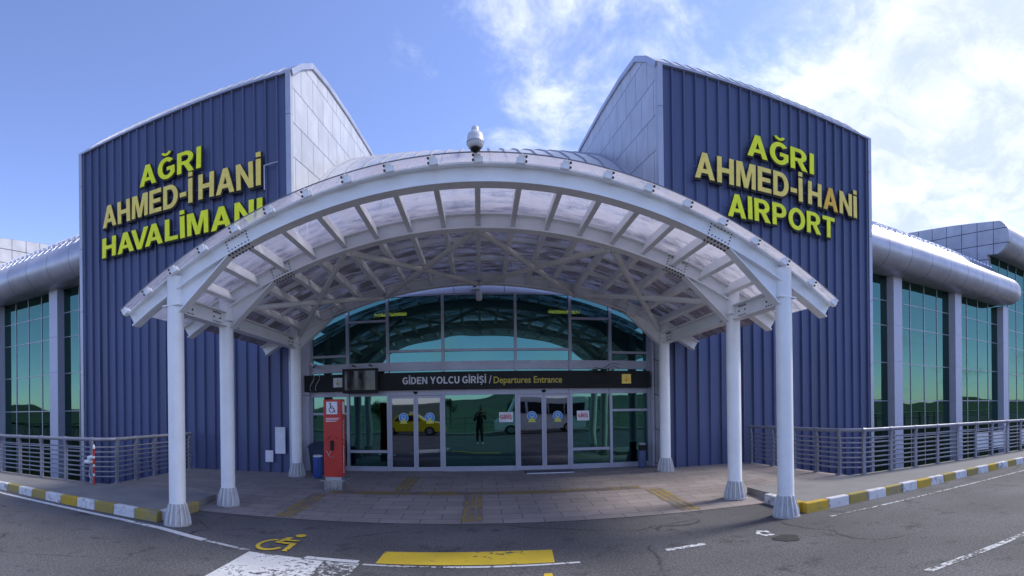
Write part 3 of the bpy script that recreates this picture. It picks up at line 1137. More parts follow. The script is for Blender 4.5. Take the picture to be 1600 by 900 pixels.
# ---- entrance hall between the blocks
hall = node('entrance_hall', terminal)
HP = [(12.86, 6.60), (12.92, 6.95), (13.15, 7.35), (13.6, 7.78), (14.4, 8.52), (15.6, 9.42), (17.4, 10.50), (19.5, 11.60), (21.7, 12.67), (24, 13.6), (27, 14.6), (31, 15.0)]
mb = MB()
mb.sheet([[(x, y, z) for x in (-4.62, 0, 4.48)] for y, z in HP])
for k in range(-9, 10):
    x = k * 0.48 - 0.06
    for (y0, z0), (y1, z1) in zip(HP, HP[1:]):
        if y0 < 25:
            mb.mi = 1
            mb.bar((x, y0 - 0.01, z0 + 0.02), (x, y1 - 0.01, z1 + 0.02), 0.03, 0.05)
mb.build('hall_roof', [M['hallroof'], M['seam']], hall)
mb = MB()
for k in range(7):
    xa = -4.44 + k * 8.88 / 7
    mb.box(xa + 0.008, xa + 8.88 / 7 - 0.008, GY - 0.06, GY + 0.1, 4.615, 5.55)
    mb.box(xa + 0.008, xa + 8.88 / 7 - 0.008, GY - 0.06, GY + 0.1, 5.57, 6.7)
mb.build('fascia_panel', M['pillar'], hall)
for s in (-1, 1):
    mb = MB()
    for z0, z1 in ((0.1, 2.1), (2.115, 4.2), (4.215, 6.7)):
        mb.box(s * 4.42, 4.478 if s > 0 else -4.618, GY - 0.22, GY + 0.05, z0, z1)
    mb.build('return_panel', M['pillar'], hall)
mb = MB()
mb.box(-4.7, 4.7, GY + 0.12, 20, 0.05, 0.13)
mb.build('hall_floor', M['intfloor'], hall)
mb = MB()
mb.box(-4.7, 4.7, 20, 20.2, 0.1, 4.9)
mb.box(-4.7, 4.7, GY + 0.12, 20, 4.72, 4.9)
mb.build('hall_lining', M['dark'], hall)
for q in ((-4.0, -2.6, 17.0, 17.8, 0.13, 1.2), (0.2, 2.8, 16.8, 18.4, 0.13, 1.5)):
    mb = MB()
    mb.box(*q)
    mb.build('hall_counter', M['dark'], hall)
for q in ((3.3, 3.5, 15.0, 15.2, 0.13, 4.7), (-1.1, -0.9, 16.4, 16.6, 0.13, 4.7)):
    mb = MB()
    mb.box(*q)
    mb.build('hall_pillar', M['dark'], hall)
for xa, xb in ((-2.98, -2.06), (1.95, 2.85)):
    mb = MB()
    mb.tube((xa * 1.08, 15.5, 4.64), (xb * 1.08, 15.5, 4.64), 0.05, 10)
    o = mb.build('lit_tube', M['tube'], hall)

# ---- glazed front
V = [-4.40, -3.40, -2.34, -0.93, 0.90, 2.29, 3.34, 4.38]
front = node('glazed_front', terminal)
FZ0, FZ1 = 0.14, 4.62
mb = MB()
y0, y1 = GY - 0.05, GY + 0.05
for x in V:
    mb = MB()
    mb.box(x - 0.035, x + 0.035, y0 - 0.03, y1, FZ0, FZ1)
    mb.build('mullion', M['alu'], front)


def rails(x0, x1, zs):
    for z, h in zs:
        mb = MB()
        mb.box(x0 + 0.036, x1 - 0.036, y0, y1, z - h / 2, z + h / 2)
        mb.build('transom', M['alu'], front)


for i in range(7):
    xa, xb = V[i], V[i + 1]
    zs = [(0.20, 0.12), (2.13, 0.14), (2.80, 0.22), (4.60, 0.05)]
    if i in (2, 3, 4):
        zs.append((3.19, 0.06))
    if i in (1, 5):
        zs += [(3.98, 0.06), (0.64, 0.07)]
    if i in (0, 6):
        zs += [(3.12, 0.06), (1.62, 0.06)]
    if i in (2, 4):
        zs = [z for z in zs if z[0] > 0.5]
    rails(xa, xb, zs)
    mb = MB()
    mb.box(xa + 0.036, xb - 0.036, GY - 0.006, GY + 0.006, 2.21 if i in (2, 4) else 0.26, 4.57)
    mb.build('glazing', M['glass'], front)

for x0, x1 in ((V[2], V[3]), (V[4], V[5])):
    d = node('sliding_door', terminal)
    mid = (x0 + x1) / 2
    for a, b in ((x0 + 0.04, mid - 0.003), (mid + 0.003, x1 - 0.04)):
        mb = MB()
        yy0, yy1 = GY - 0.075, GY - 0.035
        fw = 0.055
        mb.box(a, a + fw, yy0, yy1, 0.15, 2.05)
        mb.box(b - fw, b, yy0, yy1, 0.15, 2.05)
        mb.box(a + fw, b - fw, yy0, yy1, 0.15, 0.25)
        mb.box(a + fw, b - fw, yy0, yy1, 1.99, 2.05)
        mb.mi = 1
        mb.box(a + fw, b - fw, GY - 0.058, GY - 0.050, 0.25, 1.99)
        mb.build('door_leaf', [M['alu'], M['doorglass']], d)
        # round emblem sticker on the leaf
        ex, ez = (a + b) / 2 + 0.02, 1.50
        ey = GY - 0.060
        mb = MB()

        def disc(r, y, cx=ex, cz=ez, n=28):
            mb.face([(cx + r * math.cos(2 * PI * i / n), y, cz + r * math.sin(2 * PI * i / n)) for i in range(n)])
        mb.mi = 0
        disc(0.125, ey - 0.002)
        mb.mi = 1
        disc(0.105, ey - 0.004)
        mb.mi = 0
        disc(0.062, ey - 0.005, ex, ez + 0.015)
        mb.mi = 1
        mb.face([(ex - 0.05, ey - 0.006, ez + 0.0), (ex + 0.05, ey - 0.006, ez + 0.0), (ex, ey - 0.006, ez + 0.065)])
        mb.mi = 2
        for q in ([(-0.10, -0.15), (0.10, -0.15), (0.07, -0.11), (-0.07, -0.11)], [(-0.085, -0.11), (0.0, -0.015), (-0.005, -0.11)], [(0.005, -0.11), (0.0, -0.015), (0.085, -0.11)]):
            mb.face([(ex + u, ey - 0.008, ez + v) for u, v in q])
        mb.build('emblem', [M['emblemlight'], M['emblemblue'], M['emblemyellow']], d)
    mb = MB()
    mb.lathe([(0.0001, -0.05), (0.035, -0.04), (0.05, -0.015), (0.05, 0.02)], (mid, GY - 0.10, 2.14), 14)
    mb.build('door_sensor', M['black'], d, smooth=40)

# ---- wings
EAVE = []
for i in range(15):                      # the rounded nose, from the soffit forward and up
    a = math.radians(-78 + i * (168 / 14))
    EAVE.append((15.15 - 0.82 * math.cos(a), 8.08 + 0.76 * math.sin(a)))
SOF = [(16.0, 7.38), (15.6, 7.34)] + EAVE + [(15.32, 8.82), (15.42, 8.76)]
WROOF = [(15.40, 8.74), (15.5, 9.00), (16.2, 9.60), (17.2, 10.22), (18.6, 10.92), (20.5, 11.7), (23, 12.4), (27, 12.9), (32, 13.1)]
TZ = [6.30, 5.20, 3.55, 1.85, 0.20, -1.50]
XE = 25.3
for s in (-1, 1):
    BX1 = 12.02 if s < 0 else 11.72
    PX = [12.65, 17.15, 21.65, 26.15] if s < 0 else [12.1, 16.6, 21.1, 25.75]
    wing = node('glazed_wing', terminal)
    mb = MB()
    mb.box(s * BX1, s * 26.0, WY, WY + 0.02, -3.2, 7.42)
    mb.build('glazing', M['wingglass'], wing)
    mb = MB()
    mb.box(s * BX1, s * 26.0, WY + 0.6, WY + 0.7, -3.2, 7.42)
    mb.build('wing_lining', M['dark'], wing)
    for k, px in enumerate(PX):
        mb = MB()
        zz = [-3.2, 0.1, 1.84, 3.6, 5.2, 7.36]
        for z0, z1 in zip(zz, zz[1:]):
            mb.box(s * (px - 0.27), s * (px + 0.27), WY - 0.42, WY - 0.002, z0 + 0.004, z1 - 0.004)
        mb.build('pillar', M['pillar'], wing)
    for xa, xb in [(px + 0.27, qx - 0.27) for px, qx in zip(PX, PX[1:])]:
        for q in range(5):
            x = lerp(xa, xb, q / 4)
            mb = MB()
            mb.box(s * x - 0.022, s * x + 0.022, WY - 0.03, WY - 0.002, -3.2, 7.36)
            mb.build('mullion', M['mullion'], wing)
    for z in TZ:
        mb = MB()
        mb.box(s * BX1, s * 26.0, WY - 0.022, WY - 0.001, z - 0.02, z + 0.02)
        mb.build('transom', M['mullion'], wing)
    # rounded eave: panels along, closed by a rounded end
    mb = MB()
    xsn = [BX1 + 0.02 + k * 1.35 for k in range(10)]
    xsn = [x for x in xsn if x < 24.9] + [24.95]
    cy_, cz_ = 15.3, 8.1
    ends = [(25.25, 0.985), (25.5, 0.94), (25.7, 0.84), (25.83, 0.68), (25.9, 0.45), (25.92, 0.02)]
    rows = []
    for x in xsn:
        rows.append([(s * x, y, z) for y, z in SOF])
    for x, f in ends:
        rows.append([(s * x, cy_ + (y - cy_) * f, cz_ + (z - cz_) * f) for y, z in SOF])
    mb.sheet(rows)
    mb.build('rounded_eave', M['bullnose'], wing, smooth=35)
    mb = MB()
    mb.sheet([[(s * x, y, z) for x in (BX1 + 0.02, XE)] for y, z in WROOF])
    for k in range(1, 28):
        x = BX1 + k * 0.49
        if x < XE:
            for (ya, za), (yb, zb) in zip(WROOF[1:], WROOF[2:]):
                if ya < 22:
                    mb.bar((s * x, ya, za + 0.008), (s * x, yb, zb + 0.008), 0.03, 0.03)
    # snow guard rail
    for k in range(40):
        x = BX1 + 0.2 + k * 0.335
        if x < XE - 0.1:
            mb.box(s * x, s * (x + 0.2), 16.15, 16.18, 9.60, 9.68)
    mb.build('wing_roof', M['silver'], wing)

    # taller block at the far end
    fb = node('end_block', terminal)
    FY = 16.55
    nose = []
    for i in range(13):
        a = math.radians(-80 + i * (150 / 12))
        nose.append((16.05 - 1.0 * math.cos(a), 11.35 + 0.98 * math.sin(a)))
    prof = [(FY, 10.45)] + nose + [(17.0, 12.42), (19, 12.65), (23, 13.05), (28, 13.6), (36, 14.2)]
    mb = MB()
    poly = [(FY, -3.2)] + prof + [(36, -3.2)]
    mb.prism(poly, 'X', s * XE, s * (XE + 0.25))
    mb.build('end_wall', M['blockpanel'], fb)
    mb = MB()
    mb.sheet([[(s * x, y, z + 0.015) for y, z in prof] for x in (XE + 0.02, 27, 30, 34, 38, 42)])
    mb.build('rounded_roof', M['bullnose'], fb, smooth=40)
    mb = MB()
    mb.box(s * (XE + 0.26), s * 42, FY + 0.0, FY + 0.02, -3.2, 10.5)
    mb.build('glazing', M['wingglass'], fb)
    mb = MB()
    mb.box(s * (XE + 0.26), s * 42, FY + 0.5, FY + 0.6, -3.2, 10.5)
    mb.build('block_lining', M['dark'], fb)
    for k in range(17):
        x = XE + 0.3 + k * 1.02
        mb = MB()
        mb.box(s * x - 0.022, s * x + 0.022, FY - 0.03, FY - 0.002, -3.2, 10.44)
        mb.build('mullion', M['mullion'], fb)
    for z in TZ + [7.6, 9.0]:
        mb = MB()
        mb.box(s * (XE + 0.26), s * 42, FY - 0.021, FY - 0.003, z - 0.02, z + 0.02)
        mb.build('transom', M['mullion'], fb)


# ================================================================== the canopy
CR, CZT = 10.1, 4.75
CZC = CZT - CR
AY = (6.44, 8.06, 11.56)
CXC = 4.35
HA = 0.545
STEP = 0.0545
canopy = thing('entrance_canopy', 'white steel arched canopy with clear ribbed roof on six columns before the entrance', 'canopy', (0, 8, 0))


def on_arc(a, r=CR):
    return r * math.sin(a), CZC + r * math.cos(a)


def col_base_z(y):
    return {AY[0]: 0.0}.get(y, plaza_z(CXC, y))


DEPTH = 0.245
for ai, y in enumerate(AY):
    mb = MB()
    mb.arc(CR - 0.022, CR, y - 0.10, y + 0.10, -HA, HA, 56, CZC)
    mb.arc(CR - DEPTH, CR - DEPTH + 0.022, y - 0.10, y + 0.10, -HA, HA, 56, CZC)
    mb.arc(CR - DEPTH + 0.022, CR - 0.022, y - 0.012, y + 0.012, -HA, HA, 56, CZC)
    arch = mb.build('arch', M['white'], canopy, smooth=30)
    for s in (-1, 1):
        # haunch: a tapering knee between column and arch
        a_in = 0.352
        ax_, az_ = on_arc(a_in, CR - DEPTH)
        colx = CXC - 0.12
        acol = math.asin(colx / (CR - DEPTH))
        lo = 3.20 if ai == 0 else 3.18
        pts = [(s * colx, lo)]
        n_ = 8
        web = [(s * colx, lo), (s * ax_, az_)]
        for i in range(1, n_ + 1):
            a = lerp(a_in, acol, i / n_)
            px, pz = on_arc(a, CR - DEPTH)
            web.append((s * px, pz))
        mb = MB()
        mb.prism(web, 'Y', y - 0.010, y + 0.010)
        mb.bar((s * colx, y, lo), (s * ax_, y, az_), 0.018, 0.18, up=(0, 1, 0))
        mb.build('haunch', M['white'], arch)
        # bolted splice: plate and rows of dark bolts on web and flange
        mb = MB()
        a0, a1 = 0.315, 0.352
        mb.arc(CR - DEPTH + 0.05, CR - 0.05, y - 0.022, y - 0.0125, s * a0, s * a1, 4, CZC)
        mb.mi = 1
        for i in range(7):
            a = lerp(a0 + 0.002, a1 - 0.002, i / 6)
            for r in (0.07, 0.12, 0.17, 0.22):
                if (i in (0, 6)) or r in (0.07, 0.22):
                    px, pz = on_arc(a, CR - DEPTH + r)
                    mb.tube((s * px, y - 0.034, pz), (s * px, y - 0.0215, pz), 0.010, 6)
            for yy in (-0.075, -0.05, 0.05, 0.075):
                px, pz = on_arc(a, CR - DEPTH)
                qx, qz = on_arc(a, CR - DEPTH - 0.014)
                mb.tube((s * px, y + yy, pz), (s * qx, y + yy, qz), 0.011, 6)
        mb.build('splice', [M['white'], M['bolt']], arch)

for ai, y in enumerate(AY):
    for s in (-1, 1):
        zb = col_base_z(y)
        mb = MB()
        top = CZC + math.sqrt(CR ** 2 - CXC ** 2) - 0.02
        mb.tube((s * CXC, y, zb + 0.02), (s * CXC, y, top), 0.128, 32)
        col = mb.build('column', M['white'], canopy, smooth=40)
        mb = MB()
        mb.lathe([(0.215, 0.0), (0.215, 0.022)], (s * CXC, y, zb), 32)
        mb.lathe([(0.178, 0.022), (0.175, 0.06), (0.160, 0.14), (0.142, 0.24), (0.132, 0.31), (0.126, 0.325)], (s * CXC, y, zb), 48, flute=0.0, cap=False)
        mb.mi = 1
        for k in range(14):
            a = 2 * PI * (k + 0.5) / 14
            c_, s_ = math.cos(a), math.sin(a)
            t = Vector((-s_, c_, 0)) * 0.0075
            o_ = Vector((s * CXC, y, zb))
            P = [o_ + Vector((c_ * r, s_ * r, z)) for r, z in ((0.12, 0.02), (0.208, 0.022), (0.200, 0.10), (0.172, 0.21), (0.142, 0.315), (0.12, 0.33))]
            A = [mb.bm.verts.new(p - t) for p in P]
            B = [mb.bm.verts.new(p + t) for p in P]
            fs_ = [mb.bm.faces.new([A[i], A[(i + 1) % 6], B[(i + 1) % 6], B[i]]) for i in range(6)]
            fs_ += [mb.bm.faces.new(A[::-1]), mb.bm.faces.new(B)]
            for f in fs_:
                f.material_index = 1
        mb.build('column_base', [M['base'], M['fin']], col, smooth=30)
        # welded cap where column meets arch
        mb = MB()
        mb.box(s * CXC - 0.15, s * CXC + 0.15, y - 0.13, y + 0.13, top - 0.45, top - 0.43)
        mb.build('cap_plate', M['white'], col)

# longitudinal beams between the column heads, with end plates and bolts
zt = CZC + math.sqrt(CR ** 2 - CXC ** 2) - DEPTH - 0.06
for s in (-1, 1):
    for ya, yb in ((AY[0] + 0.13, AY[1] - 0.13), (AY[1] + 0.13, AY[2] - 0.13)):
        mb = MB()
        mb.box(s * CXC - 0.09, s * CXC + 0.09, ya, yb, zt - 0.02, zt)
        mb.box(s * CXC - 0.09, s * CXC + 0.09, ya, yb, zt - 0.26, zt - 0.24)
        mb.box(s * CXC - 0.01, s * CXC + 0.01, ya, yb, zt - 0.24, zt - 0.02)
        mb.mi = 1
        for yy in (ya + 0.12, yb - 0.34):
            for i in range(4):
                for j in range(3):
                    if i in (0, 3) or j != 1:
                        for sd_ in (-1, 1):
                            mb.tube((s * CXC + sd_ * 0.01, yy + i * 0.07, zt - 0.21 + j * 0.08), (s * CXC + sd_ * 0.03, yy + i * 0.07, zt - 0.21 + j * 0.08), 0.013, 6)
        mb.build('tie_beam', [M['white'], M['bolt']], canopy)

# purlins, front cleats
for k in range(-9, 10):
    a = k * STEP
    up = Vector((math.sin(a), 0, math.cos(a)))
    for ya, yb in ((AY[0] + 0.012, AY[1] - 0.012), (AY[1] + 0.012, AY[2] - 0.012)):
        mb = MB()
        c0 = Vector((0, 0, CZC)) + up * (CR - 0.10)
        mb.bar((c0.x, ya, c0.z), (c0.x, yb, c0.z), 0.075, 0.15, up=up)
        mb.build('purlin', M['white'], canopy)
for k in range(-10, 11):
    a = k * STEP * (1 if abs(k) < 10 else 0.993)
    up = Vector((math.sin(a), 0, math.cos(a)))
    mb = MB()
    c0 = Vector((0, 0, CZC)) + up * (CR + 0.000)
    mb.bar((c0.x, 6.24, c0.z), (c0.x, 6.332, c0.z), 0.09, 0.106, up=up)
    t = Vector((math.cos(a), 0, -math.sin(a)))
    c1 = c0 + t * 0.055 * (-1 if k > 0 else 1) - up * 0.01
    mb.bar((c1.x, 6.25, c1.z), (c1.x, 6.33, c1.z), 0.03, 0.07, up=up)
    mb.mi = 1
    for z in (-0.03, 0.03):
        c2 = c0 + up * z + t * (0.052 * (1 if k > 0 else -1))
        mb.tube((c2.x, 6.222, c2.z), (c2.x, 6.25, c2.z), 0.016, 6)
    mb.build('cleat', [M['white'], M['bolt']], canopy, bevel=0.006)
# roofing sheets, one to every purlin bay
for k in range(-10, 10):
    mb = MB()
    a0, a1 = k * STEP + 0.0004, (k + 1) * STEP - 0.0004
    mb.arc(CR + 0.054, CR + 0.063, 6.225, 12.64 if -8 <= k <= 7 else 12.06, a0, a1, 3, CZC)
    mb.mi = 1
    mb.arc(CR + 0.052, CR + 0.065, 6.217, 6.2245, a0, a1, 3, CZC)
    mb.build('roof_sheet', [M['sheet'], M['edge']], canopy)
# slender purlin rails that carry the sheets over the arches
for k in range(-9, 10):
    a = k * STEP
    up = Vector((math.sin(a), 0, math.cos(a)))
    mb = MB()
    c0 = Vector((0, 0, CZC)) + up * (CR + 0.027)
    mb.bar((c0.x, 6.35, c0.z), (c0.x, 11.9, c0.z), 0.03, 0.05, up=up)
    mb.build('sheet_rail', M['white'], canopy)

# cross batten half-way between the middle and the rear arch
for yb_ in (9.25, 10.45):
    mb = MB()
    mb.arc(CR - 0.02, CR + 0.052, yb_ - 0.035, yb_ + 0.035, -0.5, 0.5, 40, CZC)
    mb.build('batten', M['white'], canopy)
# round tube bracing between middle and rear arch
nodesx = [-CXC, -2.2, 0.0, 2.2, CXC]


def bnode(x, y):
    a = math.asin(x / CR)
    px, pz = on_arc(a, CR - 0.24)
    if abs(x) > 4:
        px, pz = x * 0.975, pz - 0.05
    return Vector((px, y, pz))


for xa, xb in zip(nodesx, nodesx[1:]):
    for (p, q) in (((xa, AY[1]), (xb, AY[2])), ((xb, AY[1]), (xa, AY[2]))):
        P, Q = bnode(*p), bnode(*q)
        d = (Q - P).normalized()
        mb = MB()
        mb.tube(P + d * 0.12, Q - d * 0.12, 0.052, 14)
        mb.bar(P + d * 0.02, P + d * 0.2, 0.012, 0.10)
        mb.bar(Q - d * 0.2, Q - d * 0.02, 0.012, 0.10)
        mb.build('brace', M['brace'], canopy, smooth=40)


# ================================================================== wall signs of single letters
def letter_sign(label, lines):
    """lines: (text, x0, x1, z, cap height, material key, {index: (material, label)})"""
    xm = sum(l[1] + l[2] for l in lines) / (2 * len(lines))
    sg = thing('wall_sign', label, 'sign', (xm, BY - 0.1, 7.5))
    for text, x0, x1, z, cap, mk, special in lines:
        x = 0.0
        gl = []
        for ch in text:
            if ch == ' ':
                x += 0.20
                continue
            a, b = cap_width(ch)
            if gl and gl[-1][0] + ch in ('AV', 'VA'):
                x -= 0.26
            gl.append((ch, x - a))
            x += (b - a) + 0.12
        sx = (x1 - x0) / (x - 0.12)
        for i, (ch, ox) in enumerate(gl):
            mk_, lab = special.get(i, (mk, None))
            d = random.uniform(-0.012, 0.012)
            rot = random.uniform(-0.014, 0.014)
            tilt = random.uniform(-0.012, 0.012)
            vs, fs = cap_glyph(ch)
            o = put_mesh('letter', [Vector((x0 + (v.x + ox) * sx + rot * v.y, BY - 0.140 - 0.013 * v.z + tilt * v.y, z + d + v.y * cap)) for v in vs], fs, M[mk_], sg)
            if lab:
                o['label'] = lab
            # the black box behind the face, a little larger and slipped down
            vs, fs = cap_glyph(ch, 0.045)
            put_mesh('letter_backing', [Vector((x0 + (v.x + ox) * sx + 0.014 + rot * v.y, BY - 0.100 - 0.024 * v.z, z + d + v.y * cap - 0.022)) for v in vs], fs, M['blackback'], o)
    # thin fixing rails behind the lines
    for text, x0, x1, z, cap, mk, special in lines:
        mb = MB()
        mb.box(x0, x1, BY - 0.074, BY - 0.058, z + cap * 0.46, z + cap * 0.49)
        mb.build('fixing_rail', M['blue'], sg)
    return sg


letter_sign('lime and gold AĞRI AHMED-İ HANİ HAVALİMANI letters on the left blue wall', [
    ('AĞRI', -9.38, -7.25, 8.46, 0.60, 'limeletter', {}),
    ('AHMED-İ HANİ', -10.88, -5.45, 7.57, 0.68, 'goldletter', {}),
    ('HAVALİMANI', -10.92, -5.42, 6.63, 0.62, 'limeletter', {})])
letter_sign('lime and gold AĞRI AHMED-İ HANİ AIRPORT letters on the right blue wall', [
    ('AĞRI', 7.02, 9.28, 8.50, 0.60, 'limeletter', {}),
    ('AHMED-İ HANİ', 5.45, 10.98, 7.60, 0.68, 'goldletter', {8: ('amberletter', 'amber letter A, more orange than the gold letters beside it')}),
    ('AIRPORT', 6.40, 10.05, 6.76, 0.62, 'limeletter', {})])


# ================================================================== entrance sign and fittings
es = thing('entrance_sign', 'long black sign reading GİDEN YOLCU GİRİŞİ / Departures Entrance over the doors', 'sign', (0, 12.7, 2.4))
mb = MB()
mb.box(-4.52, 4.34, 12.62, 12.84, 2.20, 2.63)
mb.build('panel', M['black'], es, bevel=0.008)
caps_on('lettering', 'GİDEN YOLCU GİRİŞİ /', M['whitetext'], es, lambda u, v, w: Vector((-1.93 + u, 12.612 - w, 2.335 + v)), 2.21, 0.175)
text_on('lettering', 'Departures Entrance', M['yellowtext'], es, lambda u, v, w: Vector((0.33 + u, 12.612 - w, 2.33 + v)), 1.70, 0.17, 0.014)
for x, mk in ((-3.60, 'paper'), (3.70, 'yellowtext')):
    mb = MB()
    mb.box(x - 0.12, x + 0.12, 12.600, 12.618, 2.30, 2.54)
    mb.mi = 1
    y_ = 12.596
    for q in ([(-0.015, -0.06), (0.015, -0.06), (0.015, 0.08), (-0.015, 0.08)], [(-0.06, -0.02), (0.0, -0.08), (0.0, -0.04), (-0.05, 0.01)], [(0.0, -0.08), (0.06, -0.02), (0.05, 0.01), (0.0, -0.04)]):
        mb.face([(x + u, y_, 2.42 + v) for u, v in q])
    mb.build('pictogram', [M['paper'] if mk == 'paper' else M['goldletter'], M['yellowtext'] if mk == 'paper' else M['amberletter']], es)

tv = thing('hanging_television', 'black flat screen television hung in front of the entrance sign', 'television', (-2.98, 12.5, 2.45))
mb = MB()
mb.box(-3.44, -2.52, 12.44, 12.52, 2.13, 2.75)
mb.build('casing', M['black'], tv, bevel=0.012)
mb = MB()
mb.box(-3.37, -2.59, 12.431, 12.439, 2.21, 2.69)
mb.build('screen', M['domeglass'], tv)
for x in (-3.2, -2.76):
    mb = MB()
    mb.bar((x, 12.54, 2.2), (x, 12.54, 2.84), 0.03, 0.03)
    mb.bar((x, 12.54, 2.84), (x, 12.84, 2.84), 0.03, 0.03)
    mb.build('bracket', M['black'], tv)

mb = MB()
for x in (2.86, 3.28):
    mb.bar((x, 12.55, 2.12), (x, 12.55, 2.80), 0.035, 0.03)
mb.bar((2.86, 12.55, 2.35), (3.28, 12.55, 2.35), 0.02, 0.02)
mb.bar((2.86, 12.55, 2.55), (3.28, 12.55, 2.55), 0.02, 0.02)
for z0 in (2.70, 2.62):
    mb.path([(2.86 + 0.09 * i, 12.53, z0 - 0.05 * math.sin(i * 0.9) + 0.01 * i) for i in range(8)], 0.008, 6)
tag(mb.build('television_bracket', M['black']), 'empty black bracket with loose cables at right end of the entrance sign', 'bracket')

wires = MB()
for x in (-4.30, -4.15):
    wires.path([(x + 0.06 * math.sin(i * 0.5), 12.61, 2.72 - i * 0.045) for i in range(12)], 0.006, 6)
tag(wires.build('loose_cable', M['camwhite']), 'thin loose pale cables hanging over left end of the entrance sign', 'cable')

bc = thing('bullet_camera', 'small white bullet camera above left end of the entrance sign', 'security camera', (-4.3, 12.75, 2.85))
mb = MB()
mb.tube((-4.36, 12.74, 2.93), (-4.22, 12.52, 2.84), 0.04, 12)
mb.build('housing', M['camwhite'], bc, smooth=40)
mb = MB()
mb.tube((-4.215, 12.513, 2.837), (-4.21, 12.505, 2.834), 0.03, 12)
mb.build('lens', M['domeglass'], bc)
mb = MB()
mb.bar((-4.36, 12.74, 2.92), (-4.36, 12.88, 2.92), 0.03, 0.03)
mb.build('bracket', M['camwhite'], bc)

sb = thing('junction_box', 'white square junction box on the grey panel above the middle of the glazing', 'electrical box', (-0.1, 12.8, 4.75))
mb = MB()
mb.box(-0.2, -0.02, 12.76, 12.84, 4.68, 4.85)
mb.build('housing', M['camwhite'], sb, bevel=0.01)
mb = MB()
mb.box(-0.15, -0.07, 12.755, 12.762, 4.74, 4.77)
mb.build('slot', M['black'], sb)
md = thing('motion_detector', 'cream rounded motion detector hanging below the white junction box', 'detector', (0.0, 12.7, 4.5))
mb = MB()
mb.lathe([(0.03, -0.14), (0.07, -0.12), (0.08, -0.02), (0.07, 0.07), (0.03, 0.10)], (0.0, 12.72, 4.52), 16)
mb.build('housing', M['brace'], md, smooth=50)
mb = MB()
mb.bar((0.0, 12.72, 4.6), (0.0, 12.72, 4.70), 0.03, 0.03)
mb.bar((0.0, 12.70, 4.70), (0.0, 12.84, 4.70), 0.03, 0.03)
mb.build('bracket', M['camwhite'], md)


def poster(x0, x1, z0, z1, label):
    p = thing('door_poster', label, 'poster', ((x0 + x1) / 2, 12.83, z0))
    mb = MB()
    mb.box(x0, x1, 12.838, 12.842, z0, z1)
    mb.build('sheet', M['paper'], p)
    w = (x1 - x0)
    caps_on('lettering', 'GİRİŞ', M['redtext'], p, lambda u, v, q: Vector((x0 + 0.03 + u, 12.834 - q * 0.3, z0 + 0.08 + v)), w - 0.06, 0.095)


poster(0.46, 0.81, 1.36, 1.61, 'white GİRİŞ notice on the middle pane, left of the right doors')
poster(2.44, 2.76, 1.37, 1.62, 'white GİRİŞ notice on the pane right of the right doors')

for x0, x1, z0, z1, lab in ((-5.16, -4.88, 0.62, 1.30, 'large white paper notice on blue wall behind the rear left column'),
                            (-5.44, -5.22, 0.40, 0.70, 'small white paper notice low on blue wall near the rear left column')):
    mb = MB()
    mb.box(x0, x1, BY - 0.066, BY - 0.062, z0, z1)
    tag(mb.build('paper_notice', M['paper']), lab, 'notice')

mb = MB()
mb.tube((-5.36, 12.1, 8.08), (-4.98, 12.1, 8.10), 0.02, 8)
mb.tube((-5.36, 12.1, 8.09), (-5.36, 12.1, 7.45), 0.02, 8)
tag(mb.build('cable_conduit', M['trim']), 'thin pale bent conduit on the left blue wall beside the gold letters', 'conduit')

mb = MB()
mb.box(1.05, 2.25, 12.15, 12.62, 0.1405, 0.152)
mb.mi = 1
mb.box(1.08, 2.22, 12.10, 12.148, 0.1405, 0.155)
tag(mb.build('door_mat', [M['darkbin'], M['paper']]), 'dark door mat with a pale front edge before the right doors', 'mat')

# ------------------------------------------------------------------ red help point
hp = thing('help_point', 'red assistance phone pillar with white wheelchair sign left of the doors', 'help point', (-2.94, 10.0, 0.12))
HX0, HX1, HY0, HY1 = -3.13, -2.75, 9.86, 10.13
hz = plaza_z(-2.9, 9.8)
mb = MB()
mb.box(HX0, HX1, HY0, HY1, hz + 0.27, hz + 1.83)
mb.build('body', M['red'], hp, bevel=0.012)
mb = MB()
mb.box(HX0 + 0.02, HX1 - 0.02, HY0 + 0.02, HY1 - 0.02, hz + 0.21, hz + 0.268)
mb.box(HX0 - 0.07, HX1 + 0.08, HY0 - 0.07, HY1 + 0.07, hz + 0.185, hz + 0.209)
mb.box(HX0 + 0.0, HX1 - 0.0, HY0 + 0.0, HY1 - 0.0, hz, hz + 0.184)
for x in (HX0 + 0.10, HX1 - 0.14):
    mb.box(x, x + 0.035, HY0 - 0.02, HY0 - 0.002, hz, hz + 0.184)
mb.build('plinth', M['steel'], hp)
mb = MB()
yf = HY0 - 0.004
mb.box(HX0 + 0.065, HX1 - 0.085, yf - 0.002, yf + 0.003, hz + 1.53, hz + 1.78)
mb.mi = 1
ccx, ccz = (HX0 + 0.065 + HX1 - 0.085) / 2, hz + 1.655


def flat(pts, y):
    mb.face([(ccx + u, y, ccz + v) for u, v in pts])


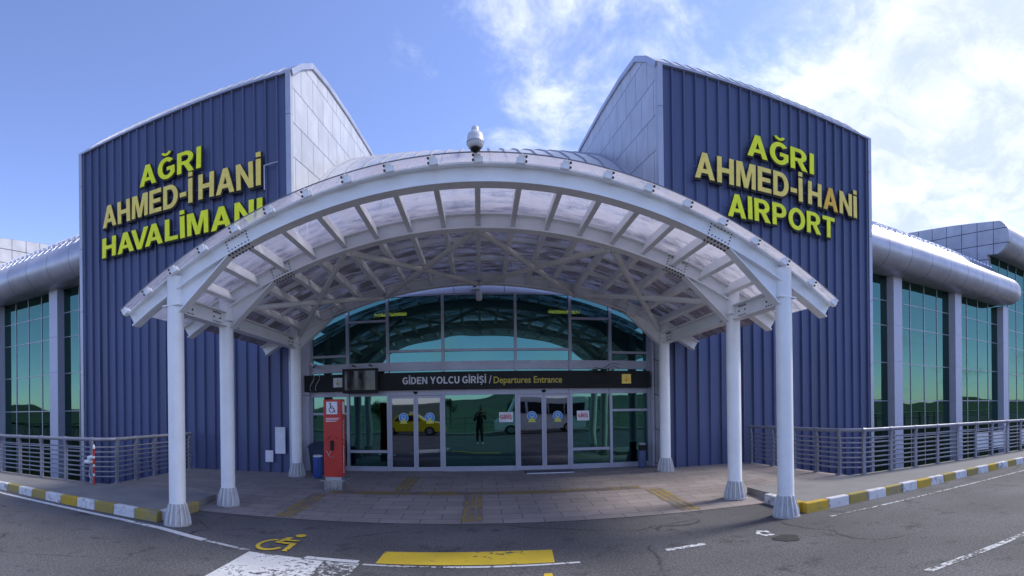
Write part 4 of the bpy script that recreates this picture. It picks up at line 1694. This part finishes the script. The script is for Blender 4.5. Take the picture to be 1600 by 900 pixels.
for i in range(12):
    a0, a1 = math.radians(130 + i * 20), math.radians(150 + i * 20)
    flat([(0.062 * math.cos(a0), -0.035 + 0.062 * math.sin(a0)), (0.062 * math.cos(a1), -0.035 + 0.062 * math.sin(a1)),
          (0.048 * math.cos(a1), -0.035 + 0.048 * math.sin(a1)), (0.048 * math.cos(a0), -0.035 + 0.048 * math.sin(a0))], yf - 0.004)
flat([(-0.03 + 0.018 * math.cos(i * PI / 5), 0.085 + 0.018 * math.sin(i * PI / 5)) for i in range(10)], yf - 0.0044)
flat([(-0.038, 0.06), (-0.018, 0.06), (-0.010, -0.01), (-0.030, -0.01)], yf - 0.0048)
flat([(-0.03, -0.01), (-0.03, 0.006), (0.045, 0.006), (0.045, -0.01)], yf - 0.0052)
flat([(0.03, -0.01), (0.045, -0.01), (0.078, -0.085), (0.062, -0.09)], yf - 0.0056)
flat([(-0.02, 0.03), (0.035, 0.03), (0.035, 0.042), (-0.02, 0.042)], yf - 0.0060)
mb.build('wheelchair_sign', [M['paper'], M['black']], hp)
mb = MB()
for k in range(3):
    mb.box(HX0 + 0.05, HX1 - 0.05 - 0.03 * k, yf - 0.001, yf + 0.003, hz + 1.44 - k * 0.03, hz + 1.452 - k * 0.03)
mb.build('notice_line', M['paper'], hp)
mb = MB()
for i in range(10):
    a0, a1 = i * PI / 10, (i + 1) * PI / 10
    mb.hexa([(ccx + 0.1 * math.cos(a0), yf - 0.02, hz + 1.02 + 0.1 * math.sin(a0)), (ccx + 0.1 * math.cos(a1), yf - 0.02, hz + 1.02 + 0.1 * math.sin(a1)), (ccx + 0.1 * math.cos(a1), yf, hz + 1.02 + 0.1 * math.sin(a1)), (ccx + 0.1 * math.cos(a0), yf, hz + 1.02 + 0.1 * math.sin(a0)),
             (ccx + 0.085 * math.cos(a0), yf - 0.02, hz + 1.02 + 0.085 * math.sin(a0)), (ccx + 0.085 * math.cos(a1), yf - 0.02, hz + 1.02 + 0.085 * math.sin(a1)), (ccx + 0.085 * math.cos(a1), yf, hz + 1.02 + 0.085 * math.sin(a1)), (ccx + 0.085 * math.cos(a0), yf, hz + 1.02 + 0.085 * math.sin(a0))])
mb.build('hood', M['red'], hp)
mb = MB()
mb.box(ccx - 0.03, ccx + 0.03, yf - 0.05, yf, hz + 0.80, hz + 1.0)
mb.build('handset', M['black'], hp, bevel=0.012)
mb = MB()
mb.path([(ccx - 0.01 - 0.05 * math.sin(i * 0.42), yf - 0.03, hz + 0.80 - 0.03 * i + 0.0016 * i * i) for i in range(14)], 0.006, 6)
mb.path([(ccx - 0.12 + 0.012 * i, yf - 0.02, hz + 0.80 - 0.022 * i) for i in range(6)], 0.006, 6)
mb.build('cord', M['steel'], hp)
text_on('lettering', 'Yardım / Assistance', M['paper'], hp, lambda u, v, w: Vector((HX1 + 0.003 + w, 9.945 + v * 1.0, hz + 1.42 - u)), 1.08, 0.09, 0.015, 0.001)
mb = MB()
mb.box(HX1 + 0.002, HX1 + 0.006, 9.92, 10.07, hz + 1.53, hz + 1.78)
mb.build('side_plate', M['paper'], hp)

# ------------------------------------------------------------------ bins
b1 = thing('litter_bin', 'bright blue cylindrical litter bin between left rear column and red pillar', 'bin', (-3.72, 11.25, 0.14))
mb = MB()
mb.lathe([(0.10, 0.02), (0.105, 0.05), (0.105, 0.50)], (-3.72, 11.25, 0.14), 24)
mb.build('body', M['bluebin'], b1, smooth=40)
mb = MB()
mb.lathe([(0.112, 0.50), (0.112, 0.53), (0.085, 0.545)], (-3.72, 11.25, 0.14), 24)
mb.build('rim', M['camwhite'], b1, smooth=40)
b2 = thing('wheeled_bin', 'dark blue bin with sloping lid behind the bright blue litter bin', 'bin', (-3.95, 12.2, 0.14))
mb = MB()
mb.hexa([(-4.12, 11.95, 0.16), (-3.74, 11.95, 0.16), (-3.74, 12.35, 0.16), (-4.12, 12.35, 0.16),
         (-4.18, 11.88, 0.80), (-3.68, 11.88, 0.80), (-3.68, 12.38, 0.80), (-4.18, 12.38, 0.80)])
mb.build('body', M['darkbin'], b2, bevel=0.02)
mb = MB()
mb.hexa([(-4.20, 11.85, 0.802), (-3.66, 11.85, 0.802), (-3.66, 12.4, 0.802), (-4.20, 12.4, 0.802),
         (-4.18, 11.90, 0.86), (-3.68, 11.90, 0.86), (-3.68, 12.38, 0.93), (-4.18, 12.38, 0.93)])
mb.build('lid', M['darkbin'], b2, bevel=0.012)
b3 = thing('ashtray_bin', 'slim slate blue ashtray bin with steel top right of the glazing', 'bin', (4.06, 12.5, 0.14))
mb = MB()
mb.lathe([(0.10, 0.01), (0.105, 0.03), (0.105, 0.44)], (4.06, 12.5, 0.14), 24)
mb.build('body', pm('slate_bin', (0.07, 0.10, 0.20), 0.4), b3, smooth=40)
mb = MB()
mb.lathe([(0.09, 0.44), (0.09, 0.58)], (4.06, 12.5, 0.14), 24)
mb.build('opening', M['black'], b3, smooth=40)
mb = MB()
mb.lathe([(0.108, 0.58), (0.112, 0.60), (0.112, 0.63), (0.09, 0.64)], (4.06, 12.5, 0.14), 24)
mb.build('top', M['steel'], b3, smooth=40)

# ------------------------------------------------------------------ dome camera on the canopy
dc = thing('dome_camera', 'white speed dome security camera on the crown of the canopy', 'security camera', (0, 6.15, 4.8))
DCX, DCY, DCZ = -0.02, 6.12, 4.815
mb = MB()
mb.lathe([(0.060, -0.015), (0.086, 0.0), (0.102, 0.03), (0.104, 0.058), (0.102, 0.062), (0.101, 0.11), (0.090, 0.15), (0.06, 0.178), (0.045, 0.182)], (DCX, DCY, DCZ), 32)
mb.build('housing', M['camwhite'], dc, smooth=35)
mb = MB()
for k in range(28):
    a = 2 * PI * k / 28
    mb.obox(Matrix.Translation((DCX + 0.1035 * math.cos(a), DCY + 0.1035 * math.sin(a), DCZ + 0.046)) @ Matrix.Rotation(a, 4, 'Z'), 0.004, 0.011, 0.022)
mb.build('vent_slots', M['rail'], dc)
mb = MB()
mb.lathe([(0.001, -0.062), (0.03, -0.056), (0.055, -0.038), (0.066, -0.012), (0.066, 0.0)], (DCX, DCY, DCZ - 0.005), 28)
mb.build('dome', M['domeglass'], dc, smooth=60)
mb = MB()
mb.lathe([(0.045, 0.182), (0.045, 0.226), (0.038, 0.238), (0.001, 0.24)], (DCX, DCY, DCZ), 24)
mb.build('cap', M['camwhite'], dc, smooth=40)
mb = MB()
mb.bar((DCX, 6.355, 4.80), (DCX, 6.355, 5.00), 0.05, 0.03)
mb.bar((DCX, DCY, 5.02), (DCX, 6.37, 5.02), 0.05, 0.03)
mb.build('bracket', M['camwhite'], dc)


# ================================================================== railings round the light wells
def railing(s, label):
    r = thing('railing', label, 'railing', (s * 7.4, 8.4, 0.14), 'steel railings round the light wells')
    z0 = 0.14
    A = [(6.95, 12.05), (7.25, 8.62)] if s > 0 else [(7.66, 12.05), (7.42, 8.55)]
    B = [(7.62, 8.26), (40.0, 8.26)] if s > 0 else [(7.80, 8.26), (40.0, 8.26)]
    run = [A[0], A[1], B[0], B[1]]
    top = [(s * x, y, z0 + 0.98) for x, y in run]
    # rounded corners for the handrail
    pts = [top[0]]
    for i in (1, 2):
        p, c, q = Vector(top[i - 1]), Vector(top[i]), Vector(top[i + 1])
        d1, d2 = (p - c).normalized() * 0.10, (q - c).normalized() * 0.10
        pts += [c + d1, c + (d1 + d2) * 0.25, c + d2]
    pts.append(top[3])
    mb = MB()
    mb.path(pts, 0.042, 12)
    mb.build('handrail', M['rail'], r, smooth=50)
    for k in range(7):
        z = z0 + 0.16 + k * 0.108
        off = 0.03
        mb = MB()
        bp = [(s * x, y, z) for x, y in run]
        pts = [bp[0]]
        for i in (1, 2):
            p, c, q = Vector(bp[i - 1]), Vector(bp[i]), Vector(bp[i + 1])
            d1, d2 = (p - c).normalized() * 0.06, (q - c).normalized() * 0.06
            pts += [c + d1, c + d2]
        pts.append(bp[3])
        mb.path(pts, 0.018, 8)
        mb.build('rail_bar', M['rail'], r, smooth=50)
    posts = [(lerp(A[1][0], A[0][0], (y - A[1][1]) / (A[0][1] - A[1][1])), y, 0) for y in (11.95, 11.0, 10.15, 9.35, 8.62)] + [(B[0][0] + 0.04 + k * 0.86, 8.26, 1) for k in range(26)]
    for x, y, d in posts:
        mb = MB()
        w = 0.055
        if d:      # flat posts that bend forward at the head, like a hockey stick
            for sx in (0,):
                P = [(y - 0.02, 0), (y + 0.03, 0), (y + 0.035, 0.72), (y + 0.015, 0.86), (y - 0.02, 0.96), (y - 0.055, 0.95), (y - 0.03, 0.84), (y - 0.015, 0.70)]
                mb.prism([(a, z0 + b) for a, b in P], 'X', s * x + sx - 0.042, s * x + sx + 0.042)
            mb.box(s * x - 0.07, s * x + 0.07, y - 0.05, y + 0.06, z0 - 0.02, z0 + 0.02)
            mb.tube((s * x - 0.045, y, z0 + 0.98), (s * x + 0.045, y, z0 + 0.98), 0.052, 14)
        else:
            for sx in (0,):
                P = [(s * x - s * 0.02, 0), (s * x + s * 0.03, 0), (s * x + s * 0.035, 0.72), (s * x + s * 0.015, 0.86), (s * x - s * 0.01, 0.96), (s * x - s * 0.045, 0.95), (s * x - s * 0.03, 0.84), (s * x - s * 0.015, 0.70)]
                mb.prism([(a, z0 + b) for a, b in P], 'Y', y + sx - 0.042, y + sx + 0.042)
            mb.box(s * x - 0.06, s * x + 0.06, y - 0.07, y + 0.07, z0 - 0.02, z0 + 0.02)
            mb.tube((s * x, y - 0.045, z0 + 0.98), (s * x, y + 0.045, z0 + 0.98), 0.052, 14)
        mb.build('post', M['rail'], r)
    return r


railing(-1, 'grey steel railing with seven bars round the light well on the left')
railing(1, 'grey steel railing with seven bars and white boards behind it on the right')
for i, (x, lab) in enumerate(((12.0, 'white board behind the right railing, nearest to the blue wall'), (12.86, 'white board behind the right railing, middle of three'), (14.6, 'white board behind the right railing, farthest from the blue wall'))):
    mb = MB()
    mb.box(x + 0.02, x + 0.70, 8.31, 8.34, 0.34, 0.84)
    tag(mb.build('white_board', M['paper'], bevel=0.006), lab, 'board', 'white boards tied behind the railing')

# red and white post by the left railing corner
bp = thing('marker_post', 'slim red and white striped marker post at the left railing corner', 'post', (-7.66, 8.12, 0.14))
mb = MB()
mb.tube((-7.66, 8.12, 0.14), (-7.66, 8.12, 0.95), 0.024, 16)
mb.build('body', M['red'], bp, smooth=40)
for z in (0.34, 0.54, 0.72):
    mb = MB()
    mb.tube((-7.66, 8.12, z), (-7.66, 8.12, z + 0.05), 0.0255, 16)
    mb.build('band', M['paper'], bp, smooth=40)
mb = MB()
mb.lathe([(0.028, 0.0), (0.028, 0.05), (0.016, 0.08), (0.001, 0.09)], (-7.66, 8.12, 0.93), 16)
mb.build('cap', M['paper'], bp, smooth=40)
# cloth bundle tied to the railing
mb = MB()
mb.lathe([(0.02, -0.03), (0.09, -0.02), (0.11, 0.02), (0.09, 0.05), (0.03, 0.07)], (-7.86, 8.16, 0.62), 14)
mb.lathe([(0.02, -0.03), (0.07, -0.02), (0.09, 0.02), (0.07, 0.05), (0.03, 0.06)], (-7.80, 8.17, 0.71), 12)
mb.path([(-7.84 + 0.02 * math.sin(i), 8.17, 0.62 - i * 0.05) for i in range(10)], 0.008, 6)
tag(mb.build('cloth_bundle', M['paper'], smooth=60), 'white cloth bundle tied to the left railing corner', 'bundle')


# ================================================================== behind the viewer (seen in the reflections)
def wheel(parent, x, y, z, r, w=0.2):
    h = node('wheel', parent)
    mb = MB()
    mb.tube((x, y - w / 2, z), (x, y + w / 2, z), r, 24)
    mb.build('tyre', M['tyre'], h, smooth=40)
    mb = MB()
    mb.tube((x, y - w / 2 - 0.006, z), (x, y + w / 2 + 0.006, z), r * 0.62, 18)
    mb.build('rim', M['rim'], h, smooth=40)


def car_body(parent, name, rows_, y0, y1, mats, sub=True):
    """Side outline pieces extruded across, with tumblehome on the upper piece."""
    return None


def vehicle(t, x0, yc, L, W_, outline, glass, beltz, inset, mat, wheels, wr):
    """Loft a side outline (local x from 0 to L) across the width; points above beltz lean inward."""
    mb = MB()
    secs = []
    for f in (-1, -0.94, 0.94, 1):
        row = []
        for u, z in outline:
            lean = inset * max(0, (z - beltz)) / 0.5
            hw = W_ / 2 - lean
            sh = 1.0 if abs(f) < 1 else 1.0
            yy = yc + (f * hw)
            zz = z if abs(f) < 1 else z - (0.03 if z > beltz else 0.0)
            row.append((x0 + u, yy, zz))
        secs.append(row)
    V_ = [[mb.bm.verts.new(p) for p in r] for r in secs]
    n = len(outline)
    for i in range(3):
        for j in range(n):
            mb.bm.faces.new([V_[i][j], V_[i][(j + 1) % n], V_[i + 1][(j + 1) % n], V_[i + 1][j]])
    mb.bm.faces.new(V_[0][::-1])
    mb.bm.faces.new(V_[3])
    mb.build('body', mat, t, smooth=35, bevel=0.03)
    for g in glass:
        for sd_ in (-1, 1):
            mb = MB()
            A = []
            for u, z in g:
                lean = inset * max(0, (z - beltz)) / 0.5
                A.append((x0 + u, yc + sd_ * (W_ / 2 - lean + 0.012), z))
            mb.face(A)
            mb.build('window', M['carglass'], t)
    for u in wheels:
        for sd_ in (-1, 1):
            wheel(t, x0 + u, yc + sd_ * (W_ / 2 - 0.09), wr, wr)


tx = thing('taxi', 'yellow taxi saloon parked across the road, reflected in the left doors', 'car', (-4.8, -10.2, 0))
vehicle(tx, -7.0, -10.2, 4.3, 1.74,
        [(0.05, 0.35), (0.0, 0.62), (0.06, 0.92), (0.75, 0.98), (1.30, 1.40), (1.7, 1.47), (2.5, 1.46), (3.15, 1.02), (4.1, 0.86), (4.28, 0.65), (4.28, 0.35), (3.9, 0.26), (0.4, 0.26)],
        [[(1.02, 1.02), (1.42, 1.36), (1.98, 1.39), (1.98, 1.00)], [(2.06, 1.00), (2.06, 1.39), (2.48, 1.37), (2.95, 1.02)]],
        0.98, 0.10, M['taxi'], (0.85, 3.45), 0.31)
mb = MB()
mb.box(-4.96, -4.72, -10.35, -10.05, 1.47, 1.60)
mb.build('roof_light', M['lamp'], tx, bevel=0.02)
for sd_ in (-1, 1):
    mb = MB()
    mb.box(-2.78, -2.70, -10.2 + sd_ * 0.62 - 0.14, -10.2 + sd_ * 0.62 + 0.14, 0.62, 0.76)
    mb.build('headlight', M['lamp'], tx, bevel=0.02)

vn = thing('minibus', 'white minibus with dark windows parked across the road, reflected in the right doors', 'minibus', (4.2, -10.3, 0))
vehicle(vn, 0.9, -10.3, 6.6, 2.0,
        [(0.0, 0.40), (0.0, 0.85), (0.25, 1.15), (0.85, 1.35), (1.45, 2.25), (1.9, 2.48), (2.6, 2.55), (6.3, 2.55), (6.55, 2.40), (6.6, 1.2), (6.6, 0.40), (6.2, 0.32), (0.4, 0.32)],
        [[(1.12, 1.42), (1.58, 2.12), (2.2, 2.16), (2.2, 1.40)], [(2.35, 1.40), (2.35, 2.16), (3.6, 2.16), (3.6, 1.40)], [(3.7, 1.40), (3.7, 2.16), (4.95, 2.16), (4.95, 1.40)], [(5.05, 1.40), (5.05, 2.16), (6.3, 2.16), (6.3, 1.40)]],
        1.35, 0.06, M['vanwhite'], (1.15, 5.2), 0.36)
for sd_ in (-1, 1):
    mb = MB()
    mb.box(0.86, 0.95, -10.3 + sd_ * 0.75 - 0.13, -10.3 + sd_ * 0.75 + 0.13, 0.85, 1.05)
    mb.build('headlight', M['lamp'], vn, bevel=0.02)

fr = thing('roadside_fence', 'dark metal fence along the far pavement, seen only in the glass', 'fence', (0, -14, 0.15))
for z in (0.55, 0.85, 1.15):
    mb = MB()
    mb.box(-45, 45, -14.03, -13.98, z - 0.02, z + 0.02)
    mb.build('rail', M['rail'], fr)
for k in range(46):
    mb = MB()
    x = -45 + k * 2.0
    mb.box(x - 0.025, x + 0.025, -14.03, -13.97, 0.15, 1.18)
    mb.build('post', M['rail'], fr)


# trees beyond the far verge
def tree(x, y, h, seed, label):
    rnd = random.Random(seed)
    z0 = -1.3
    t = thing('roadside_tree', label, 'tree', (x, y, z0), 'trees beyond the far verge')
    mb = MB()
    mb.tube((x, y, z0), (x + 0.1, y, z0 + h * 0.45), 0.16, 8, 0.09)
    for k in range(5):
        a = rnd.uniform(0, 2 * PI)
        mb.tube((x + 0.05, y, z0 + h * (0.28 + 0.04 * k)), (x + h * 0.2 * math.cos(a), y + h * 0.2 * math.sin(a), z0 + h * (0.5 + 0.05 * k)), 0.06, 6, 0.02)
    mb.build('trunk', M['bark'], t, smooth=50)
    mb = MB()
    blobs = [(rnd.gauss(0, h * 0.13), rnd.gauss(0, h * 0.13), h * rnd.uniform(0.42, 0.88), h * rnd.uniform(0.10, 0.19)) for _ in range(12)]
    for bx, by, bz, br in blobs:
        for _ in range(70):
            v = Vector((rnd.gauss(0, 1), rnd.gauss(0, 1), rnd.gauss(0, 1))).normalized() * br * rnd.uniform(0.6, 1.08)
            c = Vector((x + bx, y + by, z0 + bz)) + v
            n_ = (v.normalized() + Vector((rnd.uniform(-.5, .5), rnd.uniform(-.5, .5), rnd.uniform(-.5, .5)))).normalized()
            a = n_.orthogonal().normalized() * rnd.uniform(0.12, 0.24)
            b = n_.cross(a)
            mb.face([c + a, c + b * 0.6, c - a, c - b * 0.6])
    mb.build('crown', M['leaf'], t, normals=False)


for i in range(22):
    x = -126 + i * 12 + random.uniform(-4, 4)
    tree(x, -80 - random.uniform(0, 40), random.uniform(3.6, 6.0), 50 + i, 'dark green leafy tree in the row beyond the far verge, seen only in the glass')


# the photographer, mirrored in the middle pane
def skin_body(name, verts, edges, mat, parent, root=0, levels=2):
    me = bpy.data.meshes.new(name)
    me.from_pydata([v[:3] for v in verts], edges, [])
    ob = bpy.data.objects.new(name, me)
    COL.objects.link(ob)
    ob.modifiers.new('skin', 'SKIN')
    sv = me.skin_vertices[0].data
    for i, v in enumerate(verts):
        sv[i].radius = (v[3], v[4] if len(v) > 4 else v[3])
    sv[root].use_root = True
    ss = ob.modifiers.new('sub', 'SUBSURF')
    ss.levels = ss.render_levels = levels
    dg = bpy.context.evaluated_depsgraph_get()
    m2 = bpy.data.meshes.new_from_object(ob.evaluated_get(dg))
    bpy.data.objects.remove(ob)
    m2.materials.clear()
    m2.materials.append(mat)
    m2.polygons.foreach_set('use_smooth', [True] * len(m2.polygons))
    o = bpy.data.objects.new(name, m2)
    COL.objects.link(o)
    o.parent = parent
    o.matrix_parent_inverse = parent_world(parent).inverted()
    return o


pr = thing('person', 'person in dark clothes holding up a phone, mirrored in the middle pane', 'person', (0, -0.42, 0))
py = -0.42
vv = [(0, py, 0.98, .15, .11), (0, py, 1.15, .15, .11), (0, py + .01, 1.36, .17, .11), (0, py, 1.47, .09, .08), (0, py + .01, 1.54, .055), (0, py + .02, 1.62, .075, .09), (0, py + .02, 1.72, .078, .095), (0, py + .015, 1.785, .05, .06)]
ee = [(i, i + 1) for i in range(7)]
for s in (-1, 1):
    b = len(vv)
    vv += [(s * .19, py, 1.42, .062), (s * .27, py + .06, 1.20, .05), (s * .16, py + .26, 1.36, .04), (s * .09, py + .33, 1.50, .032)]
    ee += [(3, b), (b, b + 1), (b + 1, b + 2), (b + 2, b + 3)]
    for f in range(4):
        k = len(vv)
        vv += [(s * (.085 - .004 * f), py + .35 + .004 * f, 1.545 + .018 * f - .02, .010), (s * (.06), py + .385, 1.55 + .018 * f - .02, .009)]
        ee += [(b + 3, k), (k, k + 1)]
    k = len(vv)
    vv += [(s * .075, py + .32, 1.545, .011), (s * .05, py + .325, 1.57, .009)]
    ee += [(b + 3, k), (k, k + 1)]
    b = len(vv)
    vv += [(s * .095, py, .90, .09), (s * .11, py + .01, .50, .06), (s * .12, py - .01, .12, .045), (s * .125, py + .02, .05, .045, .04), (s * .13, py + .16, .035, .04, .03)]
    ee += [(0, b), (b, b + 1), (b + 1, b + 2), (b + 2, b + 3), (b + 3, b + 4)]
body = skin_body('body', vv, ee, M['skin'], pr)
cv = [(0, py, 0.97, .165, .125), (0, py, 1.15, .165, .125), (0, py + .01, 1.36, .185, .125), (0, py, 1.46, .11, .095)]
ce = [(0, 1), (1, 2), (2, 3)]
for s in (-1, 1):
    b = len(cv)
    cv += [(s * .19, py, 1.42, .075), (s * .27, py + .06, 1.20, .062), (s * .17, py + .24, 1.34, .05)]
    ce += [(3, b), (b, b + 1), (b + 1, b + 2)]
    b = len(cv)
    cv += [(s * .095, py, .88, .105), (s * .11, py + .01, .50, .075), (s * .12, py - .01, .10, .062)]
    ce += [(0, b), (b, b + 1), (b + 1, b + 2)]
skin_body('clothes', cv, ce, M['jacket'], pr)
mb = MB()
mb.lathe([(0.07, -0.09), (0.092, -0.03), (0.094, 0.04), (0.075, 0.10), (0.03, 0.125), (0.001, 0.128)], (0, py - .005, 1.70), 20)
mb.build('hair', M['hair'], pr, smooth=60)
mb = MB()
mb.lathe([(0.001, -0.012), (0.012, -0.008), (0.014, 0.004), (0.004, 0.03)], (0, py + .118, 1.66), 10)
mb.build('nose', M['skin'], pr, smooth=60)
for s in (-1, 1):
    mb = MB()
    mb.lathe([(0.001, -0.009), (0.008, -0.004), (0.008, 0.004), (0.001, 0.009)], (s * .032, py + .108, 1.69), 10)
    mb.build('eye', M['black'], pr, smooth=60)
    mb = MB()
    mb.hexa([(s * .125 - .05, py - .07, 0.0), (s * .125 + .05, py - .07, 0.0), (s * .13 + .05, py + .22, 0.0), (s * .13 - .05, py + .22, 0.0),
             (s * .125 - .045, py - .06, .09), (s * .125 + .045, py - .06, .09), (s * .13 + .04, py + .2, .05), (s * .13 - .04, py + .2, .05)])
    mb.build('shoe', M['shoe'], pr, bevel=0.015)
mb = MB()
mb.box(-0.075, 0.075, -0.045, -0.036, 1.545, 1.62)
tag(mb.build('phone', M['black'], bevel=0.004), 'black phone held up sideways by the mirrored photographer', 'phone')
